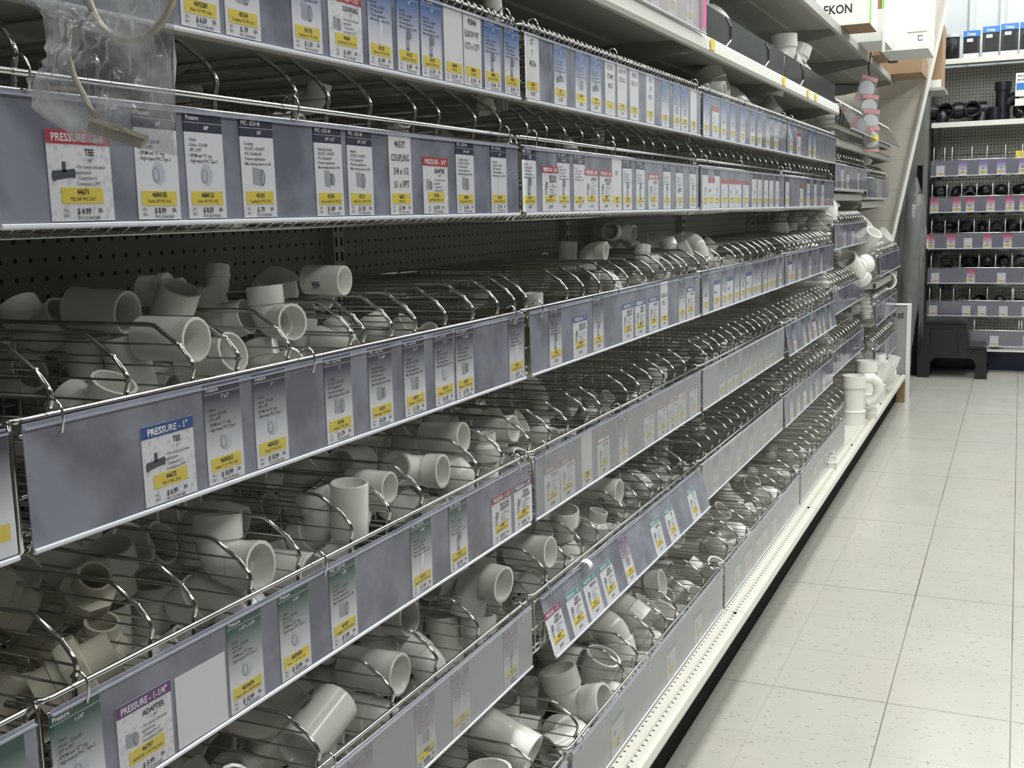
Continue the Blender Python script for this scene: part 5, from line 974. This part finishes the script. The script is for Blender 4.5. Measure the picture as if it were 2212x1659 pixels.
# black fittings on the flat shelf
for k, x, y, z, r, rot, lab in [('t', -.575, 9.78, 2.055, .062, (math.pi/2, 0, 0), 'black tee with open mouth, leftmost on the white shelf'), ('e', -.60, 9.70, 2.04, .05, (0, 0, 1.7), 'black elbow facing left beside the leftmost tee'),
        ('t', -.40, 9.78, 2.06, .062, (math.pi/2, 0, .2), 'black tee second from left on the white shelf'), ('e', -.30, 9.80, 2.06, .060, (.3, 0, 2.4), 'black elbow right of the second tee'), ('c', -.215, 9.72, 2.00, .045, (0, 0, 0), 'short black coupling before the tall black pipe tee'),
        ('d', -.03, 9.75, 2.04, .06, (1.2, 0, .3), 'black drain adapter right of the tall black tee')]:
    fitting(k, x, y, z, r, rot, lab, 'abs_black')
mb = MB(); mb.lathe([(.05, 0), (.058, 0), (.058, .06), (.052, .065), (.052, .23), (.062, .235), (.062, .30), (.055, .30), (.05, .24)], 20)
t = put('tall_tee', mb.mesh('tall_tee', 'abs_black', True, 35), loc=(-.165, 9.76, 1.957), cat='pipe fitting', label='tall black pipe tee standing upright on the white shelf')
put('branch', pipe([(.03, 0, .14), (.07, 0, .16), (.10, 0, .19)], [.04, .042, .045], [.03, .034, .038], 12).mesh('branch', 'abs_black', True, 35), t)
# jar and hooded packs on the top shelf
t = put('clear_jar', MB().lathe([(.001, 0), (.055, 0), (.06, .02), (.06, .17), (.055, .18)], 18).mesh('clear_jar', 'smoky_film', True), loc=(-.55, 9.70, 2.441), cat='jar', label='clear jar with grey lid at the left of the top far shelf')
put('lid', MB().lathe([(.001, .20), (.064, .20), (.066, .175), (.06, .172)], 18).mesh('lid', 'disc', True, 35), t)
put('contents', MB().lathe([(.001, .01), (.05, .01), (.045, .09), (.02, .13), (.001, .13)], 10).mesh('contents', 'abs_black', True), t)
for i, (x0, x1, h) in enumerate([(-.463, -.345, .215), (-.325, -.205, .235), (-.195, -.07, .245), (-.06, .06, .245), (.08, .19, .24)]):
    t = put('blister_pack', None, loc=((x0+x1)/2, 9.68, 2.441), cat='pack', label=f'blue-topped pack with black fitting, {ORD[i]} from the left on the top far shelf'); w = (x1-x0)/2
    put('shell', MB().box(-w, w, 0, .11, 0, h-.045).mesh('shell', 'smoky_film'), t)
    mb = MB(); mb.prism([(0, h-.046), (-.004, h-.046), (0.0, h), (.11, h), (.114, h-.046)], -w, w, axis='x'); put('blue_header', mb.mesh('blue_header', 'blue_print'), t)
    mb = MB(); text(mb, 'Oatey', 0, h-.036, .022, .0006, bold=True); o = put('header_lettering', mb.mesh('header_lettering', 'ink_white'), t, loc=(0, -.004, 0)); o.rotation_euler = (0, 0, -math.pi/2)
    put('white_base', MB().box(-w+.002, w-.002, -.002, 0, 0.004, .042).mesh('white_base', 'carton_white'), t)
    put('white_label', MB().box(-w*.55, w*.2, -.002, 0, h-.085, h-.06).mesh('white_label', 'carton_white'), t)
    put('fitting', MB().lathe([(.001, .02), (.05, .02), (.05, .06), (.042, .07), (.042, h-.06), (.001, h-.06)], 18).mesh('fitting', 'abs_black', True, 35), t, loc=(0, .056, 0))
# blue and white sign hanging at the right
t = put('hanging_sign', MB().box(-.075, .10, 9.585, 9.588, 2.125, 2.30).mesh('hanging_sign', 'carton_white'), cat='sign', label='white sign with blue panel hanging in front of the far pegboard')
put('blue_panel', MB().box(-.068, .095, 9.582, 9.585, 2.175, 2.225).mesh('blue_panel', 'blue_print'), t)
mb = MB(); text(mb, 'PIPE FITTINGS', 0, 0, .014, 0, 'l', bold=True); text(mb, 'MATERIAL LIST', 0, -.028, .014, 0, 'l', bold=True); o = put('lettering', mb.mesh('lettering', 'band_navy'), t, loc=(-.062, 9.584, 2.27)); o.rotation_euler = (0, 0, -math.pi/2)
put('small_sign', MB().box(-.075, .10, 9.587, 9.589, 2.055, 2.11).mesh('small_sign', 'carton_white'), cat='sign', label='narrow white sign just under the blue-panelled one')
put('yellow_container', MB().box(-.055, .10, 9.66, 9.76, 1.535, 1.72).mesh('yellow_container', 'yellow'), cat='container', label='yellow container in the top black-fittings bin row at the right')
# ---------------------------------------------------------------- step stool
t = put('step_stool', None, loc=(0, 0, 0), cat='step stool', label='black plastic two-step stool on the floor before the far shelves')
side = [(-.685, 0), (-.680, .14), (-.640, .425), (-.355, .425), (-.325, .235), (-.215, .235), (-.196, .16), (-.188, 0), (-.262, 0), (-.272, .12), (-.30, .155), (-.56, .155), (-.592, .125), (-.600, 0)]
for y in (9.09, 9.40): put('side_panel', MB().prism(side, y, y+.022).mesh('side_panel', 'stool'), t)
inner = [(-.585, .19), (-.60, .36), (-.585, .385), (-.42, .385), (-.405, .36), (-.385, .19)]
mb = MB(); mb.tube([(a, 9.088, b) for a, b in inner], .004, 6, closed=True); put('moulded_frame', mb.mesh('moulded_frame', 'stool', True), t)
put('upper_step', MB().prism([(-.65, .425), (-.635, .445), (-.365, .445), (-.345, .425)], 9.07, 9.43).mesh('upper_step', 'stool'), t)
put('lower_step', MB().prism([(-.335, .235), (-.33, .252), (-.215, .252), (-.205, .235)], 9.07, 9.43).mesh('lower_step', 'stool'), t)
put('riser', MB().prism([(-.355, .425), (-.345, .425), (-.320, .235), (-.33, .235)], 9.11, 9.40).mesh('riser', 'stool'), t)
put('rear_panel', MB().prism([(-.64, .425), (-.645, .425), (-.682, .14), (-.676, .14)], 9.11, 9.40).mesh('rear_panel', 'stool'), t)
for x in (-.643, -.228):
    for y in (9.087, 9.40): put('foot', MB().box(x-.046, x+.040, y, y+.03, 0, .085).mesh('foot', 'stool'), t)
# small paper curl clipped on the tilted strip, and the hook that carries the bag
mb = MB()
arc = [(.012*math.cos(a)*1.2, .012*math.sin(a)) for a in [math.radians(v) for v in range(-60, 121, 20)]]
for i, (a, b) in enumerate(arc): mb.v += [(a, -.010, b), (a, .010, b)]
mb.f += [(2*i, 2*i+2, 2*i+3, 2*i+1) for i in range(len(arc)-1)]; mb.m += [0]*(len(arc)-1)
put('paper_curl', mb.mesh('paper_curl', 'paper', True), loc=(-.793, 2.075, .606), cat='paper', label='small curled white paper tab at the top of the tilted strip')
put('bag_hook', MB().tube([(-.806, .90, 1.672), (-.76, .84, 1.68), (-.70, .74, 1.63), (-.69, .72, 1.605), (-.69, .712, 1.60), (-.69, .705, 1.61)], .002, 6).mesh('bag_hook', 'chrome', True), cat='hook', label='wire hook on the upper basket rail that carries the clear bag')
